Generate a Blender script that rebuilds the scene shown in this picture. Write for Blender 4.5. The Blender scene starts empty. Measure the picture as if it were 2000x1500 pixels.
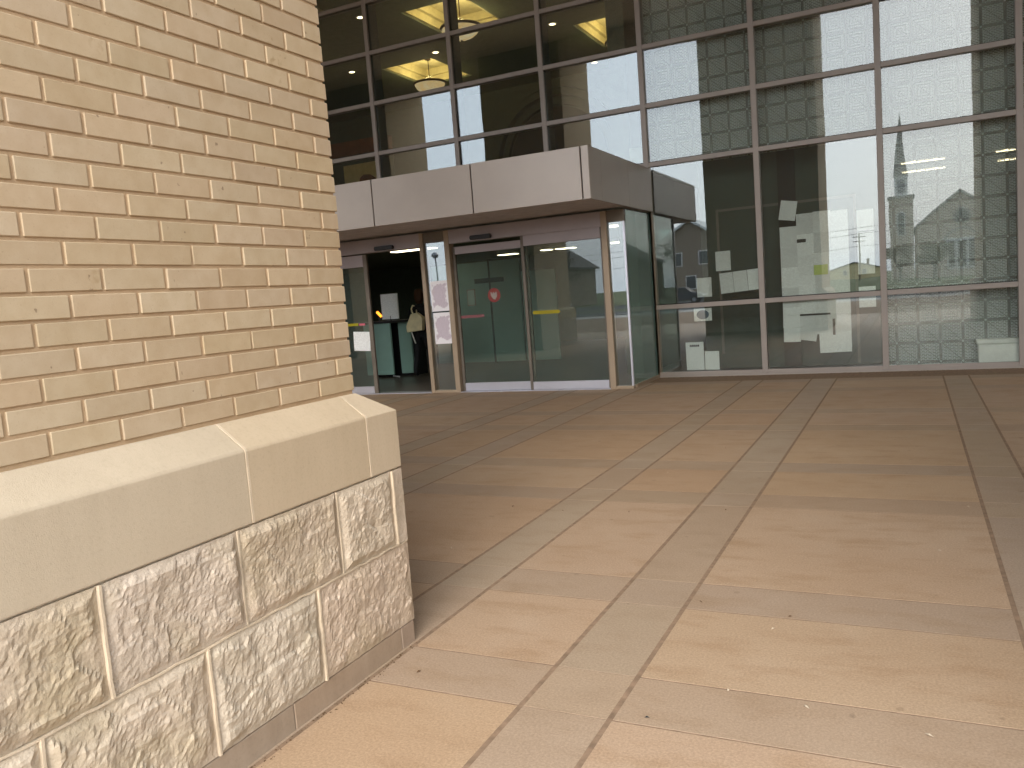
import bpy, bmesh, math, random
from mathutils import Vector, Matrix, noise
random.seed(7)
sc = bpy.context.scene
C = sc.collection
R = math.radians

# ------------------------------------------------------------------ camera
def look(yaw, pitch, roll):
    f = Vector((-math.sin(yaw)*math.cos(pitch), math.cos(yaw)*math.cos(pitch), math.sin(pitch)))
    r = f.cross(Vector((0, 0, 1))).normalized(); u = r.cross(f)
    r2 = math.cos(roll)*r + math.sin(roll)*u; u2 = -math.sin(roll)*r + math.cos(roll)*u
    return Matrix((r2, u2, -f)).transposed().to_4x4()
cd = bpy.data.cameras.new('camera'); cam = bpy.data.objects.new('camera', cd); C.objects.link(cam)
cd.sensor_width = 36.0; cd.lens = 1603.5/2000*36; cd.clip_start = 0.05; cd.clip_end = 3000
cam.matrix_world = Matrix.Translation((0, 0, 1.45)) @ look(R(26.188), R(-5.9026), R(-4.3719))
sc.camera = cam

# ------------------------------------------------------------------ sky, sun, exposure
SUN_EL, SUN_AZ = 33.0, 163.0          # azimuth clockwise from +Y: behind the camera, to the right
w = bpy.data.worlds.new('World'); sc.world = w; w.use_nodes = True
nt = w.node_tree; bg = nt.nodes['Background']
sky = nt.nodes.new('ShaderNodeTexSky'); sky.sky_type = 'NISHITA'; sky.sun_disc = False
sky.sun_elevation = R(SUN_EL); sky.sun_rotation = R(SUN_AZ); sky.dust_density = 4.0; sky.air_density = 1.0
mx = nt.nodes.new('ShaderNodeMix'); mx.data_type = 'RGBA'
mx.inputs[0].default_value = 0.8
mx.inputs[7].default_value = (5.35, 6.0, 6.9, 1)     # even overcast cloud
nt.links.new(sky.outputs[0], mx.inputs[6]); nt.links.new(mx.outputs[2], bg.inputs[0])
bg.inputs[1].default_value = 0.1
sd = bpy.data.lights.new('sun', 'SUN'); sd.energy = 0.5; sd.angle = R(38); sd.color = (1, .94, .86)
so = bpy.data.objects.new('sun', sd); C.objects.link(so)
az = R(SUN_AZ); el = R(SUN_EL)
sdir = Vector((math.sin(az)*math.cos(el), math.cos(az)*math.cos(el), math.sin(el)))
so.rotation_euler = sdir.to_track_quat('Z', 'Y').to_euler(); so.location = sdir*60
vs = sc.view_settings
vs.view_transform = 'Standard'; vs.look = 'None'; vs.gamma = 1; vs.use_curve_mapping = False; vs.exposure = 2.48
sc.render.engine = 'CYCLES'
cy = sc.cycles
cy.use_denoising = True; cy.max_bounces = 10; cy.diffuse_bounces = 4; cy.glossy_bounces = 5
cy.transparent_max_bounces = 24; cy.transmission_bounces = 6; cy.sample_clamp_indirect = 6.0
cy.caustics_reflective = False; cy.caustics_refractive = False

# ------------------------------------------------------------------ materials
def s2l(c): return tuple(((v/255)/12.92 if v/255 <= .04045 else ((v/255+.055)/1.055)**2.4) for v in c)
class NT:
    def __init__(s, name):
        s.m = bpy.data.materials.new(name); s.m.use_nodes = True; s.t = s.m.node_tree; s.n = s.t.nodes; s.n.clear()
        s.out = s.n.new('ShaderNodeOutputMaterial')
    def add(s, typ, **kw):
        n = s.n.new('ShaderNode'+typ)
        for k, v in kw.items(): setattr(n, k, v)
        return n
    def set(s, sock, v):
        if hasattr(v, 'is_linked') or isinstance(v, bpy.types.NodeSocket): s.t.links.new(v, sock)
        else:
            if isinstance(v, tuple) and len(v) == 3 and len(sock.default_value) == 4: v = v+(1,)
            sock.default_value = v
    def math(s, op, a, b=0.0, c=None):
        n = s.add('Math', operation=op); s.set(n.inputs[0], a); s.set(n.inputs[1], b)
        if c is not None: s.set(n.inputs[2], c)
        return n.outputs[0]
    def mix(s, f, a, b, mode='MIX'):
        n = s.add('Mix', data_type='RGBA', blend_type=mode); s.set(n.inputs[0], f); s.set(n.inputs[6], a); s.set(n.inputs[7], b)
        return n.outputs[2]
    def noise(s, vec, scale, detail=4, rough=.55, out=0):
        n = s.add('TexNoise'); s.set(n.inputs['Vector'], vec); n.inputs['Scale'].default_value = scale
        n.inputs['Detail'].default_value = detail; n.inputs['Roughness'].default_value = rough
        return n.outputs[out]
    def ramp(s, f, a, b, ca=(0, 0, 0), cb=(1, 1, 1)):
        n = s.add('ValToRGB'); e = n.color_ramp.elements
        e[0].position = a; e[1].position = b; e[0].color = ca+(1,); e[1].color = cb+(1,)
        s.set(n.inputs[0], f); return n.outputs[0]
    def obj(s): return s.add('TexCoord').outputs['Object']
    def pos(s): return s.add('NewGeometry').outputs['Position']
    def rnd(s): return s.add('ObjectInfo').outputs['Random']
    def bump(s, h, strength=.3, dist=.01):
        n = s.add('Bump'); n.inputs['Strength'].default_value = strength; n.inputs['Distance'].default_value = dist
        s.set(n.inputs['Height'], h); return n.outputs[0]
    def bsdf(s, col, rough=.7, metal=0, normal=None, spec=.3, **kw):
        n = s.add('BsdfPrincipled'); s.set(n.inputs['Base Color'], col); s.set(n.inputs['Roughness'], rough)
        n.inputs['Metallic'].default_value = metal; n.inputs['Specular IOR Level'].default_value = spec
        if normal is not None: s.set(n.inputs['Normal'], normal)
        s.t.links.new(n.outputs[0], s.out.inputs[0]); return n
def hsv_jit(N, col, rnd, hv=.02, vv=.2, sv=.1):
    h = N.add('HueSaturation'); N.set(h.inputs['Color'], col)
    r2 = N.math('FRACT', N.math('MULTIPLY', rnd, 7.31)); r3 = N.math('FRACT', N.math('MULTIPLY', rnd, 13.7))
    N.set(h.inputs['Hue'], N.math('ADD', .5-hv/2, N.math('MULTIPLY', r2, hv)))
    N.set(h.inputs['Value'], N.math('ADD', 1-vv/2, N.math('MULTIPLY', rnd, vv)))
    N.set(h.inputs['Saturation'], N.math('ADD', 1-sv/2, N.math('MULTIPLY', r3, sv)))
    return h.outputs[0]
M = {}
def plain(name, col, rough=.6, metal=0, spec=.3, var=.12, nscale=6, bump=0, bscale=200):
    N = NT(name); p = N.pos()
    n = N.noise(p, nscale)
    c = N.mix(N.ramp(n, .3, .7), tuple(x*(1-var) for x in col), tuple(min(1, x*(1+var)) for x in col))
    nm = N.bump(N.noise(p, bscale, 2), bump, .004) if bump else None
    N.bsdf(c, rough, metal, nm, spec); M[name] = N.m; return N.m

# buff brick: per-brick tone, faint clouding, a few rusty stains and pits
def mk_brick():
    N = NT('buff_brick'); p = N.pos(); r = N.rnd()
    base = N.mix(N.math('FRACT', N.math('MULTIPLY', r, 5.17)), (.49, .39, .265), (.44, .345, .23))
    base = hsv_jit(N, base, r, .008, .10, .10)
    cl = N.noise(p, 14, 5); base = N.mix(N.ramp(cl, .35, .75), base, N.mix(1.0, base, (.9, .87, .82), 'MULTIPLY'))
    fine = N.noise(p, 160, 3); base = N.mix(N.math('MULTIPLY', N.ramp(fine, .58, .72), .22), base, (.30, .225, .14))
    st = N.math('MULTIPLY', N.ramp(N.noise(p, 4.2, 3), .66, .74), N.ramp(N.noise(p, 45, 4), .5, .66))
    base = N.mix(N.math('MULTIPLY', st, .55), base, (.26, .17, .07))
    pit = N.ramp(N.noise(p, 34, 2), .73, .76); base = N.mix(N.math('MULTIPLY', pit, .6), base, (.15, .10, .06))
    N.bsdf(base, .82, 0, N.bump(N.math('ADD', N.noise(p, 260, 3), N.math('MULTIPLY', cl, .8)), .22, .003), .2)
    M['brick'] = N.m
mk_brick()
def mk_mortar():
    N = NT('tan_mortar'); p = N.pos()
    c = N.mix(N.noise(p, 30), (.40, .28, .165), (.48, .345, .215))
    N.bsdf(c, .9, 0, N.bump(N.noise(p, 180, 4), .5, .004), .1); M['mortar'] = N.m
mk_mortar()
def mk_stone(name, a, b, bstr, rough_rock=False):
    N = NT(name); p = N.pos(); r = N.rnd()
    n = N.noise(p, 3.5 if not rough_rock else 7, 6)
    if not rough_rock:
        mp = N.add('Mapping'); N.set(mp.inputs['Vector'], p); mp.inputs['Scale'].default_value = (14, 14, 1.2)
        n = N.math('ADD', N.math('MULTIPLY', n, .6), N.math('MULTIPLY', N.noise(mp.outputs[0], 1.5, 4), .4))
    c = N.mix(N.ramp(n, .3, .7), a, b)
    c = hsv_jit(N, c, r, .02, .14, .25)
    f = N.noise(p, 90, 4)
    c = N.mix(N.math('MULTIPLY', N.ramp(f, .5, .75), .3 if rough_rock else .22), c, tuple(x*.6 for x in a))
    if rough_rock:
        st = N.ramp(N.noise(p, 2.6, 5), .52, .7); c = N.mix(N.math('MULTIPLY', st, .35), c, (.33, .27, .13))
    h = N.math('ADD', N.noise(p, 60 if rough_rock else 220, 6, .65), N.math('MULTIPLY', N.noise(p, 25, 3), .8 if rough_rock else .1))
    N.bsdf(c, .85, 0, N.bump(h, bstr, .012 if rough_rock else .003), .2); M[name] = N.m
mk_stone('limestone', (.47, .38, .26), (.53, .435, .305), .35)
mk_stone('rock_face', (.45, .375, .28), (.54, .455, .355), .45, True)
mk_stone('plinth_dirty', (.28, .215, .15), (.37, .295, .215), .3)
plain('pale_joint', (.56, .465, .34), .9, bump=.4)
# paving: stained concrete
def mk_pave(name, a, b, stain):
    N = NT(name); p = N.pos(); r = N.rnd()
    c = N.mix(N.ramp(N.noise(p, 1.3, 5), .3, .7), a, b)
    c = hsv_jit(N, c, r, .012, .10, .18)
    sp = N.add('Mapping'); N.set(sp.inputs['Vector'], p); sp.inputs['Scale'].default_value = (1.2, 3.2, 1)
    big = N.ramp(N.noise(p, .45, 4), .38, .66); c = N.mix(N.math('MULTIPLY', big, .42), c, tuple(x*.78 for x in stain) if False else stain)
    s1 = N.ramp(N.noise(sp.outputs[0], 2.1, 7, .66), .5, .68)
    c = N.mix(N.math('MULTIPLY', s1, .72), c, stain)
    s2 = N.ramp(N.noise(p, 9, 6, .7), .58, .74); c = N.mix(N.math('MULTIPLY', s2, .22), c, tuple(x*.7 for x in stain))
    wl = N.ramp(N.noise(p, 2.7, 4), .55, .8); c = N.mix(N.math('MULTIPLY', wl, .18), c, (.50, .42, .33))
    gum = N.ramp(N.noise(p, 11, 1), .76, .775); c = N.mix(N.math('MULTIPLY', gum, .45), c, tuple(x*.4 for x in stain))
    ag = N.ramp(N.noise(p, 110, 3, .7), .32, .68); c = N.mix(.34, c, N.mix(ag, tuple(x*.55 for x in a), tuple(min(1, x*1.5) for x in b)))
    sp2 = N.ramp(N.noise(p, 130, 2), .62, .7); c = N.mix(N.math('MULTIPLY', sp2, .25), c, tuple(x*.55 for x in a))
    rg = N.math('ADD', .5, N.math('MULTIPLY', N.noise(p, 5, 4), .28))
    N.bsdf(c, rg, 0, N.bump(N.noise(p, 150, 4), .16, .003), .35); M[name] = N.m
mk_pave('pave_tan', (.395, .275, .178), (.445, .325, .22), (.285, .175, .092))
mk_pave('pave_cross', (.35, .255, .175), (.385, .29, .205), (.275, .185, .11))
mk_pave('pave_grey', (.345, .258, .18), (.385, .297, .212), (.28, .20, .13))
plain('joint_sand', (.25, .172, .113), .95, var=.25, nscale=20, bump=.5)
plain('taupe_metal', s2l((150, 141, 134)), .42, .0, .5, .05, 2)
plain('post_metal', s2l((160, 142, 120)), .42, .0, .5, .05, 2)
plain('canopy_panel', s2l((165, 155, 146)), .36, .2, .5, .05, 1.6)
plain('header_metal', s2l((160, 150, 151)), .4, .1, .5, .05, 2)
plain('brushed_aluminium', s2l((205, 205, 214)), .3, .55, .5, .05, 3)
plain('dark_rubber', (.012, .012, .012), .6)
plain('black_plastic', (.01, .01, .011), .35, 0, .5)
plain('soffit_paint', s2l((196, 190, 190)), .6)
plain('portico_paint', s2l((228, 220, 206)), .7)
plain('lobby_wall', s2l((74, 84, 72)), .8)
plain('lobby_ceiling', s2l((112, 122, 100)), .85)
plain('coffer_paint', s2l((214, 204, 160)), .85)
plain('lobby_floor', s2l((92, 86, 80)), .35, 0, .4, .2, 1.5)
plain('wood_trim', s2l((120, 66, 38)), .45, 0, .4, .3, 5)
plain('bronze', s2l((70, 52, 36)), .4, .6)
plain('board_dark', s2l((58, 70, 62)), .6, 0, .3, .1, 3)
plain('board_trim', s2l((112, 104, 94)), .5)
plain('screen_teal', s2l((122, 152, 144)), .28, 0, .5, .08, 2)
plain('room_wall', s2l((120, 128, 120)), .85)
plain('white_paint', s2l((232, 230, 224)), .5)
plain('carton_white', s2l((226, 232, 224)), .6)
plain('asphalt', (.05, .05, .052), .85, var=.25, nscale=3, bump=.3)
plain('concrete_walk', (.36, .335, .30), .85, var=.15, nscale=2)
plain('grass', (.085, .10, .035), .95, var=.4, nscale=1.5)
plain('roof_shingle', (.10, .09, .085), .9, var=.2)
plain('roof_pale', (.62, .62, .6), .8)
plain('trunk_bark', (.07, .055, .04), .95, var=.3)
plain('skin', s2l((190, 140, 110)), .5)
plain('dark_cloth', (.012, .012, .015), .9)
plain('hair_brown', (.05, .022, .01), .6)
plain('tote_canvas', s2l((226, 212, 176)), .85)
plain('pole_wood', (.10, .075, .055), .9)
plain('steel_grey', (.25, .25, .26), .4, .6)
plain('tyre', (.015, .015, .015), .9)
plain('dark_window', (.02, .024, .028), .08, 0, .6)
plain('litter_pale', (.46, .38, .28), .8)
plain('leaf_brown', (.10, .055, .025), .8)
plain('cream_plaster', s2l((214, 196, 150)), .8)
def emit(name, col, st, vein=False):
    N = NT(name); e = N.add('Emission')
    if vein:
        N.set(e.inputs[0], N.mix(N.ramp(N.noise(N.obj(), 7, 5), .35, .7), col, (1, .86, .55)))
        e.inputs[1].default_value = st; N.t.links.new(e.outputs[0], N.out.inputs[0]); M[name] = N.m; return
    e.inputs[0].default_value = col+(1,); e.inputs[1].default_value = st
    N.t.links.new(e.outputs[0], N.out.inputs[0]); M[name] = N.m
emit('tube_glow', (1, .88, .60), 1.3)
emit('tube_bright', (1, .80, .50), 1.6)
emit('lamp_glow', (1, .82, .45), 2.2)
emit('alabaster_glow', (1, .60, .20), .10, True)
emit('orange_glow', (1, .32, .03), .5)
# glass: thin coated sheet (mirror-like share grows towards grazing angles), rest passes straight through
def glass(name, tint, r0, frit=False, veil=.022, vcol=(.55, .57, .54)):
    N = NT(name)
    lw = N.add('LayerWeight'); lw.inputs[0].default_value = .5
    f5 = N.math('POWER', lw.outputs['Facing'], 5.0)
    rf = N.math('ADD', r0, N.math('MULTIPLY', f5, (1-r0) if r0 else 0.0))
    tr = N.add('BsdfTransparent'); tr.inputs[0].default_value = tint+(1,)
    gl = N.add('BsdfGlossy'); gl.inputs['Roughness'].default_value = 0.0; gl.inputs[0].default_value = (.97, 1, 1, 1)
    if r0: N.set(gl.inputs['Normal'], N.bump(N.noise(N.pos(), 1.3, 1), 1.0, .0005))
    under = tr.outputs[0]
    if frit:
        o = N.pos(); sx = N.add('SeparateXYZ'); N.set(sx.inputs[0], o)
        x, z = sx.outputs[0], sx.outputs[2]
        md = .2816
        u = N.math('FRACT', N.math('DIVIDE', N.math('ADD', x, 30.33), md)); v = N.math('FRACT', N.math('DIVIDE', N.math('ADD', z, 3.0), md))
        cu = N.math('ABSOLUTE', N.math('SUBTRACT', u, .5)); cv = N.math('ABSOLUTE', N.math('SUBTRACT', v, .5))
        band = N.math('GREATER_THAN', N.math('MAXIMUM', cu, cv), .435)
        node = N.math('GREATER_THAN', N.math('MINIMUM', cu, cv), .462)
        diag = N.math('LESS_THAN', N.math('ABSOLUTE', N.math('SUBTRACT', N.math('ADD', u, v), 1.0)), .022)
        cmb = N.add('CombineXYZ'); N.set(cmb.inputs[0], x); N.set(cmb.inputs[1], z)
        br = N.add('TexBrick'); N.set(br.inputs['Vector'], cmb.outputs[0])
        br.inputs['Scale'].default_value = 1.0; br.inputs['Brick Width'].default_value = md/5; br.inputs['Row Height'].default_value = md/13
        br.inputs['Mortar Size'].default_value = .0052; br.inputs['Mortar Smooth'].default_value = .1
        br.offset = .5; br.inputs['Color1'].default_value = (0, 0, 0, 1); br.inputs['Color2'].default_value = (0, 0, 0, 1); br.inputs['Mortar'].default_value = (1, 1, 1, 1)
        rg = N.math('FRACT', N.math('MULTIPLY', N.math('MAXIMUM', cu, cv), 7.0))
        ln = N.math('MAXIMUM', N.math('MULTIPLY', br.outputs['Color'], .85), N.math('MULTIPLY', N.math('GREATER_THAN', rg, .80), .05))
        inside = N.math('MULTIPLY', ln, N.math('SUBTRACT', 1.0, band))
        inside = N.math('MULTIPLY', inside, N.math('SUBTRACT', 1.0, N.math('MULTIPLY', diag, .9)))
        cov = N.math('ADD', N.math('ADD', .33, N.math('MULTIPLY', inside, .64)), N.math('MULTIPLY', node, .6))
        df = N.add('BsdfDiffuse'); df.inputs[0].default_value = (.54, .59, .56, 1)
        ms = N.add('MixShader'); N.set(ms.inputs[0], cov); N.t.links.new(tr.outputs[0], ms.inputs[1]); N.t.links.new(df.outputs[0], ms.inputs[2])
        under = ms.outputs[0]
    mg = N.add('MixShader'); N.set(mg.inputs[0], rf); N.t.links.new(under, mg.inputs[1]); N.t.links.new(gl.outputs[0], mg.inputs[2])
    res = mg.outputs[0]
    if r0:      # a film of dust, plus haze painted into the door and teal panes
        dd = N.add('BsdfDiffuse'); dd.inputs[0].default_value = vcol+(1,)
        md2 = N.add('MixShader'); N.set(md2.inputs[0], veil); N.t.links.new(res, md2.inputs[1]); N.t.links.new(dd.outputs[0], md2.inputs[2]); res = md2.outputs[0]
    N.t.links.new(res, N.out.inputs[0]); M[name] = N.m
glass('glass_clear', (.92, .95, .93), .10)
glass('glass_low', (.92, .94, .93), .066)
glass('lattice', (.9, .92, .9), .0, True)
glass('glass_door', (.86, .90, .87), .05, veil=.042, vcol=(.42, .56, .52))
glass('glass_teal', (.62, .80, .75), .06, veil=.28, vcol=(.46, .62, .58))
# printed paper: pale sheet with grey lines of small print
def paper(name, col, ink, rows, amount, painted_glare=False):
    N = NT(name); o = N.obj(); sx = N.add('SeparateXYZ'); N.set(sx.inputs[0], o)
    v = N.math('FRACT', N.math('MULTIPLY', sx.outputs[2], rows))
    ln = N.math('LESS_THAN', v, .45)
    cmb = N.add('CombineXYZ'); N.set(cmb.inputs[0], N.math('MULTIPLY', sx.outputs[0], 60.)); N.set(cmb.inputs[1], N.math('FLOOR', N.math('MULTIPLY', sx.outputs[2], rows)))
    N.set(cmb.inputs[2], N.math('MULTIPLY', N.rnd(), 40.))
    wd = N.ramp(N.noise(cmb.outputs[0], 1.0, 2), .42, .5)
    k = N.math('MULTIPLY', N.math('MULTIPLY', ln, wd), amount)
    tn = N.math('ADD', .80, N.math('MULTIPLY', N.math('FRACT', N.math('MULTIPLY', N.rnd(), 9.7)), .28))
    cc = N.mix(1.0, N.mix(k, col, ink), N.add('CombineColor').outputs[0], 'MULTIPLY')
    cmbc = cc.node.inputs[7].links[0].from_node
    for q in range(3): N.set(cmbc.inputs[q], tn)
    if painted_glare:  # white glare along the edges is painted into the sheet colour
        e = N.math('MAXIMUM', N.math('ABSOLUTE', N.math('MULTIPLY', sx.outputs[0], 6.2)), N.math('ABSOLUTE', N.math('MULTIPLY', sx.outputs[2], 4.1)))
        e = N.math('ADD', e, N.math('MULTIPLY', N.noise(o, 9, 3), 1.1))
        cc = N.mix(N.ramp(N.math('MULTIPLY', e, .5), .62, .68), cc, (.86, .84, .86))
    N.bsdf(cc, .75); M[name] = N.m
paper('paper_white', (.88, .91, .90), (.25, .26, .27), 75, .4)
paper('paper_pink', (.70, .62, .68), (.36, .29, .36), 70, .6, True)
plain('sticker_red', s2l((190, 28, 40)), .45)
plain('sticker_pink', s2l((196, 100, 116)), .5)
plain('sticker_yellow', s2l((158, 146, 24)), .5)
plain('sticker_white', s2l((225, 190, 190)), .5)
plain('ink_blue', s2l((70, 92, 110)), .6)
plain('ink_black', (.02, .022, .022), .6)
plain('paper_lime', s2l((190, 205, 120)), .7)
def mk_masonry(name, a, b, mort, bw, rh, ms=.012):
    N = NT(name); o = N.pos(); g = N.add('NewGeometry'); sn = N.add('SeparateXYZ'); N.set(sn.inputs[0], g.outputs['Normal'])
    sp = N.add('SeparateXYZ'); N.set(sp.inputs[0], o)
    ax = N.math('GREATER_THAN', N.math('ABSOLUTE', sn.outputs[0]), .7)
    uu = N.math('ADD', N.math('MULTIPLY', sp.outputs[1], ax), N.math('MULTIPLY', sp.outputs[0], N.math('SUBTRACT', 1., ax)))
    cm = N.add('CombineXYZ'); N.set(cm.inputs[0], uu); N.set(cm.inputs[1], sp.outputs[2])
    br = N.add('TexBrick'); N.set(br.inputs['Vector'], cm.outputs[0]); br.inputs['Scale'].default_value = 1
    br.inputs['Brick Width'].default_value = bw; br.inputs['Row Height'].default_value = rh; br.inputs['Mortar Size'].default_value = ms
    br.inputs['Color1'].default_value = a+(1,); br.inputs['Color2'].default_value = b+(1,); br.inputs['Mortar'].default_value = mort+(1,)
    N.bsdf(br.outputs['Color'], .85, 0, N.bump(N.math('SUBTRACT', 1., br.outputs['Fac']), .5, .008), .2); M[name] = N.m
mk_masonry('masonry_buff', (.50, .40, .262), (.44, .35, .235), (.42, .31, .19), .2266, .0735, .006)
mk_masonry('masonry_church', (.62, .50, .39), (.52, .41, .31), (.62, .55, .46), .6, .3, .03)
mk_masonry('masonry_red', (.25, .185, .13), (.21, .155, .11), (.32, .28, .23), .3, .1, .012)

# ------------------------------------------------------------------ mesh helpers
class MB:
    def __init__(s): s.v = []; s.f = []
    def add(s, vs, fs):
        o = len(s.v); s.v += [tuple(v) for v in vs]; s.f += [tuple(o+i for i in f) for f in fs]; return s
    def box(s, x0, x1, y0, y1, z0, z1):
        return s.add([(x0, y0, z0), (x1, y0, z0), (x1, y1, z0), (x0, y1, z0), (x0, y0, z1), (x1, y0, z1), (x1, y1, z1), (x0, y1, z1)],
                     [(0, 3, 2, 1), (4, 5, 6, 7), (0, 1, 5, 4), (1, 2, 6, 5), (2, 3, 7, 6), (3, 0, 4, 7)])
    def prism(s, pts, a, b, axis='y'):
        """polygon pts in the two other axes, extruded from a to b"""
        n = len(pts)
        mk = {'y': lambda p, t: (p[0], t, p[1]), 'x': lambda p, t: (t, p[0], p[1]), 'z': lambda p, t: (p[0], p[1], t)}[axis]
        vs = [mk(p, a) for p in pts]+[mk(p, b) for p in pts]
        return s.add(vs, [tuple(range(n)), tuple(range(2*n-1, n-1, -1))]+[(i, i+n, (i+1) % n+n, (i+1) % n) for i in range(n)])
    def lathe(s, prof, cx=0, cy=0, n=24, cz=0):
        o = len(s.v); k = len(prof)
        for i in range(n):
            a = 2*math.pi*i/n
            for r, z in prof: s.v.append((cx+r*math.cos(a), cy+r*math.sin(a), cz+z))
        for i in range(n):
            j = (i+1) % n
            for q in range(k-1): s.f.append((o+i*k+q, o+j*k+q, o+j*k+q+1, o+i*k+q+1))
        return s
    def tube(s, p, q, r0, r1=None, n=8):
        r1 = r0 if r1 is None else r1
        p = Vector(p); q = Vector(q); d = (q-p).normalized()
        a = d.orthogonal().normalized(); b = d.cross(a); vs = []
        for c, r in ((p, r0), (q, r1)):
            for i in range(n):
                t = 2*math.pi*i/n; vs.append(c+a*r*math.cos(t)+b*r*math.sin(t))
        return s.add(vs, [(i, (i+1) % n, n+(i+1) % n, n+i) for i in range(n)]+[tuple(range(n-1, -1, -1)), tuple(range(n, 2*n))])
    def mesh(s, name, mat, smooth=False):
        me = bpy.data.meshes.new(name); me.from_pydata(s.v, [], s.f)
        bm = bmesh.new(); bm.from_mesh(me); bmesh.ops.recalc_face_normals(bm, faces=bm.faces); bm.to_mesh(me); bm.free()
        if mat: me.materials.append(M[mat])
        if smooth:
            for p in me.polygons: p.use_smooth = True
        return me
    def build(s, name, mat, parent=None, smooth=False, bevel=0, seg=1):
        me = s.mesh(name, mat, smooth)
        if bevel:
            bm = bmesh.new(); bm.from_mesh(me)
            bmesh.ops.bevel(bm, geom=[e for e in bm.edges], offset=bevel, segments=seg, affect='EDGES', profile=.6)
            bm.to_mesh(me); bm.free()
        return link(name, me, parent)
def link(name, me, parent=None, loc=None):
    o = bpy.data.objects.new(name, me); C.objects.link(o)
    if parent: o.parent = parent
    if loc: o.location = loc
    return o
def tag(o, label=None, cat=None, group=None, kind=None):
    for k, v in (('label', label), ('category', cat), ('group', group), ('kind', kind)):
        if v: o[k] = v
    return o
def thing(name, label, cat, group=None, loc=(0, 0, 0)):
    o = bpy.data.objects.new(name, None); o.empty_display_size = .2; C.objects.link(o); o.location = loc
    return tag(o, label, cat, group)
def bx(name, mat, parent, x0, x1, y0, y1, z0, z1, bevel=0):
    return MB().box(x0, x1, y0, y1, z0, z1).build(name, mat, parent, bevel=bevel)
def struct(name, mat, x0, x1, y0, y1, z0, z1): return tag(bx(name, mat, None, x0, x1, y0, y1, z0, z1), kind='structure')
_cache = {}
def cbox_mesh(dx, dy, dz, c, mat):
    k = (round(dx, 4), round(dy, 4), round(dz, 4), c, mat)
    if k not in _cache:
        me = MB().box(-dx/2, dx/2, -dy/2, dy/2, -dz/2, dz/2).mesh('piece', mat)
        bm = bmesh.new(); bm.from_mesh(me); bmesh.ops.bevel(bm, geom=list(bm.edges), offset=c, segments=1, affect='EDGES'); bm.to_mesh(me); bm.free()
        _cache[k] = me
    return _cache[k]
# axes of the projected picture, only to decide which pieces are singled out as parts
_W = cam.matrix_world.inverted()
def inview(p, m=.06):
    q = _W @ Vector(p)
    if q.z > -.1: return False
    f = cd.lens/36
    return abs(q.x/-q.z*f) < .5+m and abs(q.y/-q.z*f) < .375+m

# ------------------------------------------------------------------ setting: ground, street, lawn, plaza
struct('ground', 'grass', -900, 900, -1500, 700, -.6, -.16)
struct('sidewalk', 'concrete_walk', -120, 120, -24, -19.5, -.5, -.03)
struct('street', 'asphalt', -400, 400, -38, -24.2, -.5, -.14)
struct('kerb', 'concrete_walk', -120, 120, -24.2, -24.0, -.5, -.015)
struct('parking_lot', 'asphalt', -70, -9, -62, -44, -.5, -.145)
for i in range(14):
    tag(bx('road_marking', 'white_paint', None, -66+i*9, -62.5+i*9, -31.1, -30.95, -.139, -.135), kind='structure')
plaza = struct('plaza', 'joint_sand', -40, 40, -19.5, 13.0, -.45, -.0008)
BX = []                       # bands running towards the building
for k in range(-4, 5):
    BX += [(-2.261+2.62*k, -1.962+2.62*k), (-1.293+2.62*k, -.958+2.62*k)]
BY = []
for k in range(-3, 4):
    BY += [(2.5+2.8*k, 2.83+2.8*k), (3.53+2.8*k, 3.86+2.8*k)]
BX.sort(); BY.sort()
def cells(b, lo, hi):
    out = []
    for i, (a, c) in enumerate(b):
        out.append((a, c, True))
        if i+1 < len(b): out.append((c, b[i+1][0], False))
    return [(max(a, lo), min(c, hi), t) for a, c, t in out if c > lo+.02 and a < hi-.02]
PIL = [(-20.55, -15.25), (-11.75, -9.1), (-5.08, -2.097), (1.57, 4.55), (8.2, 11.2)]
rest = {'pave_tan': MB(), 'pave_cross': MB(), 'pave_grey': MB()}
nsl = 0
for (x0, x1, tx) in cells(BX, -12.2, 10.2):
    for (y0, y1, ty) in cells(BY, -5.2, 12.97):
        g = .021
        w_, d_ = x1-x0-g, y1-y0-(.009 if not tx else .004)
        cx, cy_ = (x0+x1)/2, (y0+y1)/2
        mat = 'pave_grey' if tx else ('pave_cross' if ty else 'pave_tan')
        vis = any(inview((px, py, 0), .02) for px in (x0, cx, x1) for py in (y0, cy_, y1)) and not (cx < -2.3 and cy_ < 2.7)
        if vis and nsl < 290:
            o = link('paving_slab', cbox_mesh(w_, d_, .06, .0006, mat), plaza, (cx, cy_, -.03+random.uniform(-.00015, .00015))); nsl += 1
        else:
            rest[mat].box(cx-w_/2, cx+w_/2, cy_-d_/2, cy_+d_/2, -.06, random.uniform(-.0001, .0001))
for k, mb in rest.items(): tag(mb.build('paving_slabs_beyond', k, plaza), kind='stuff')

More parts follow.
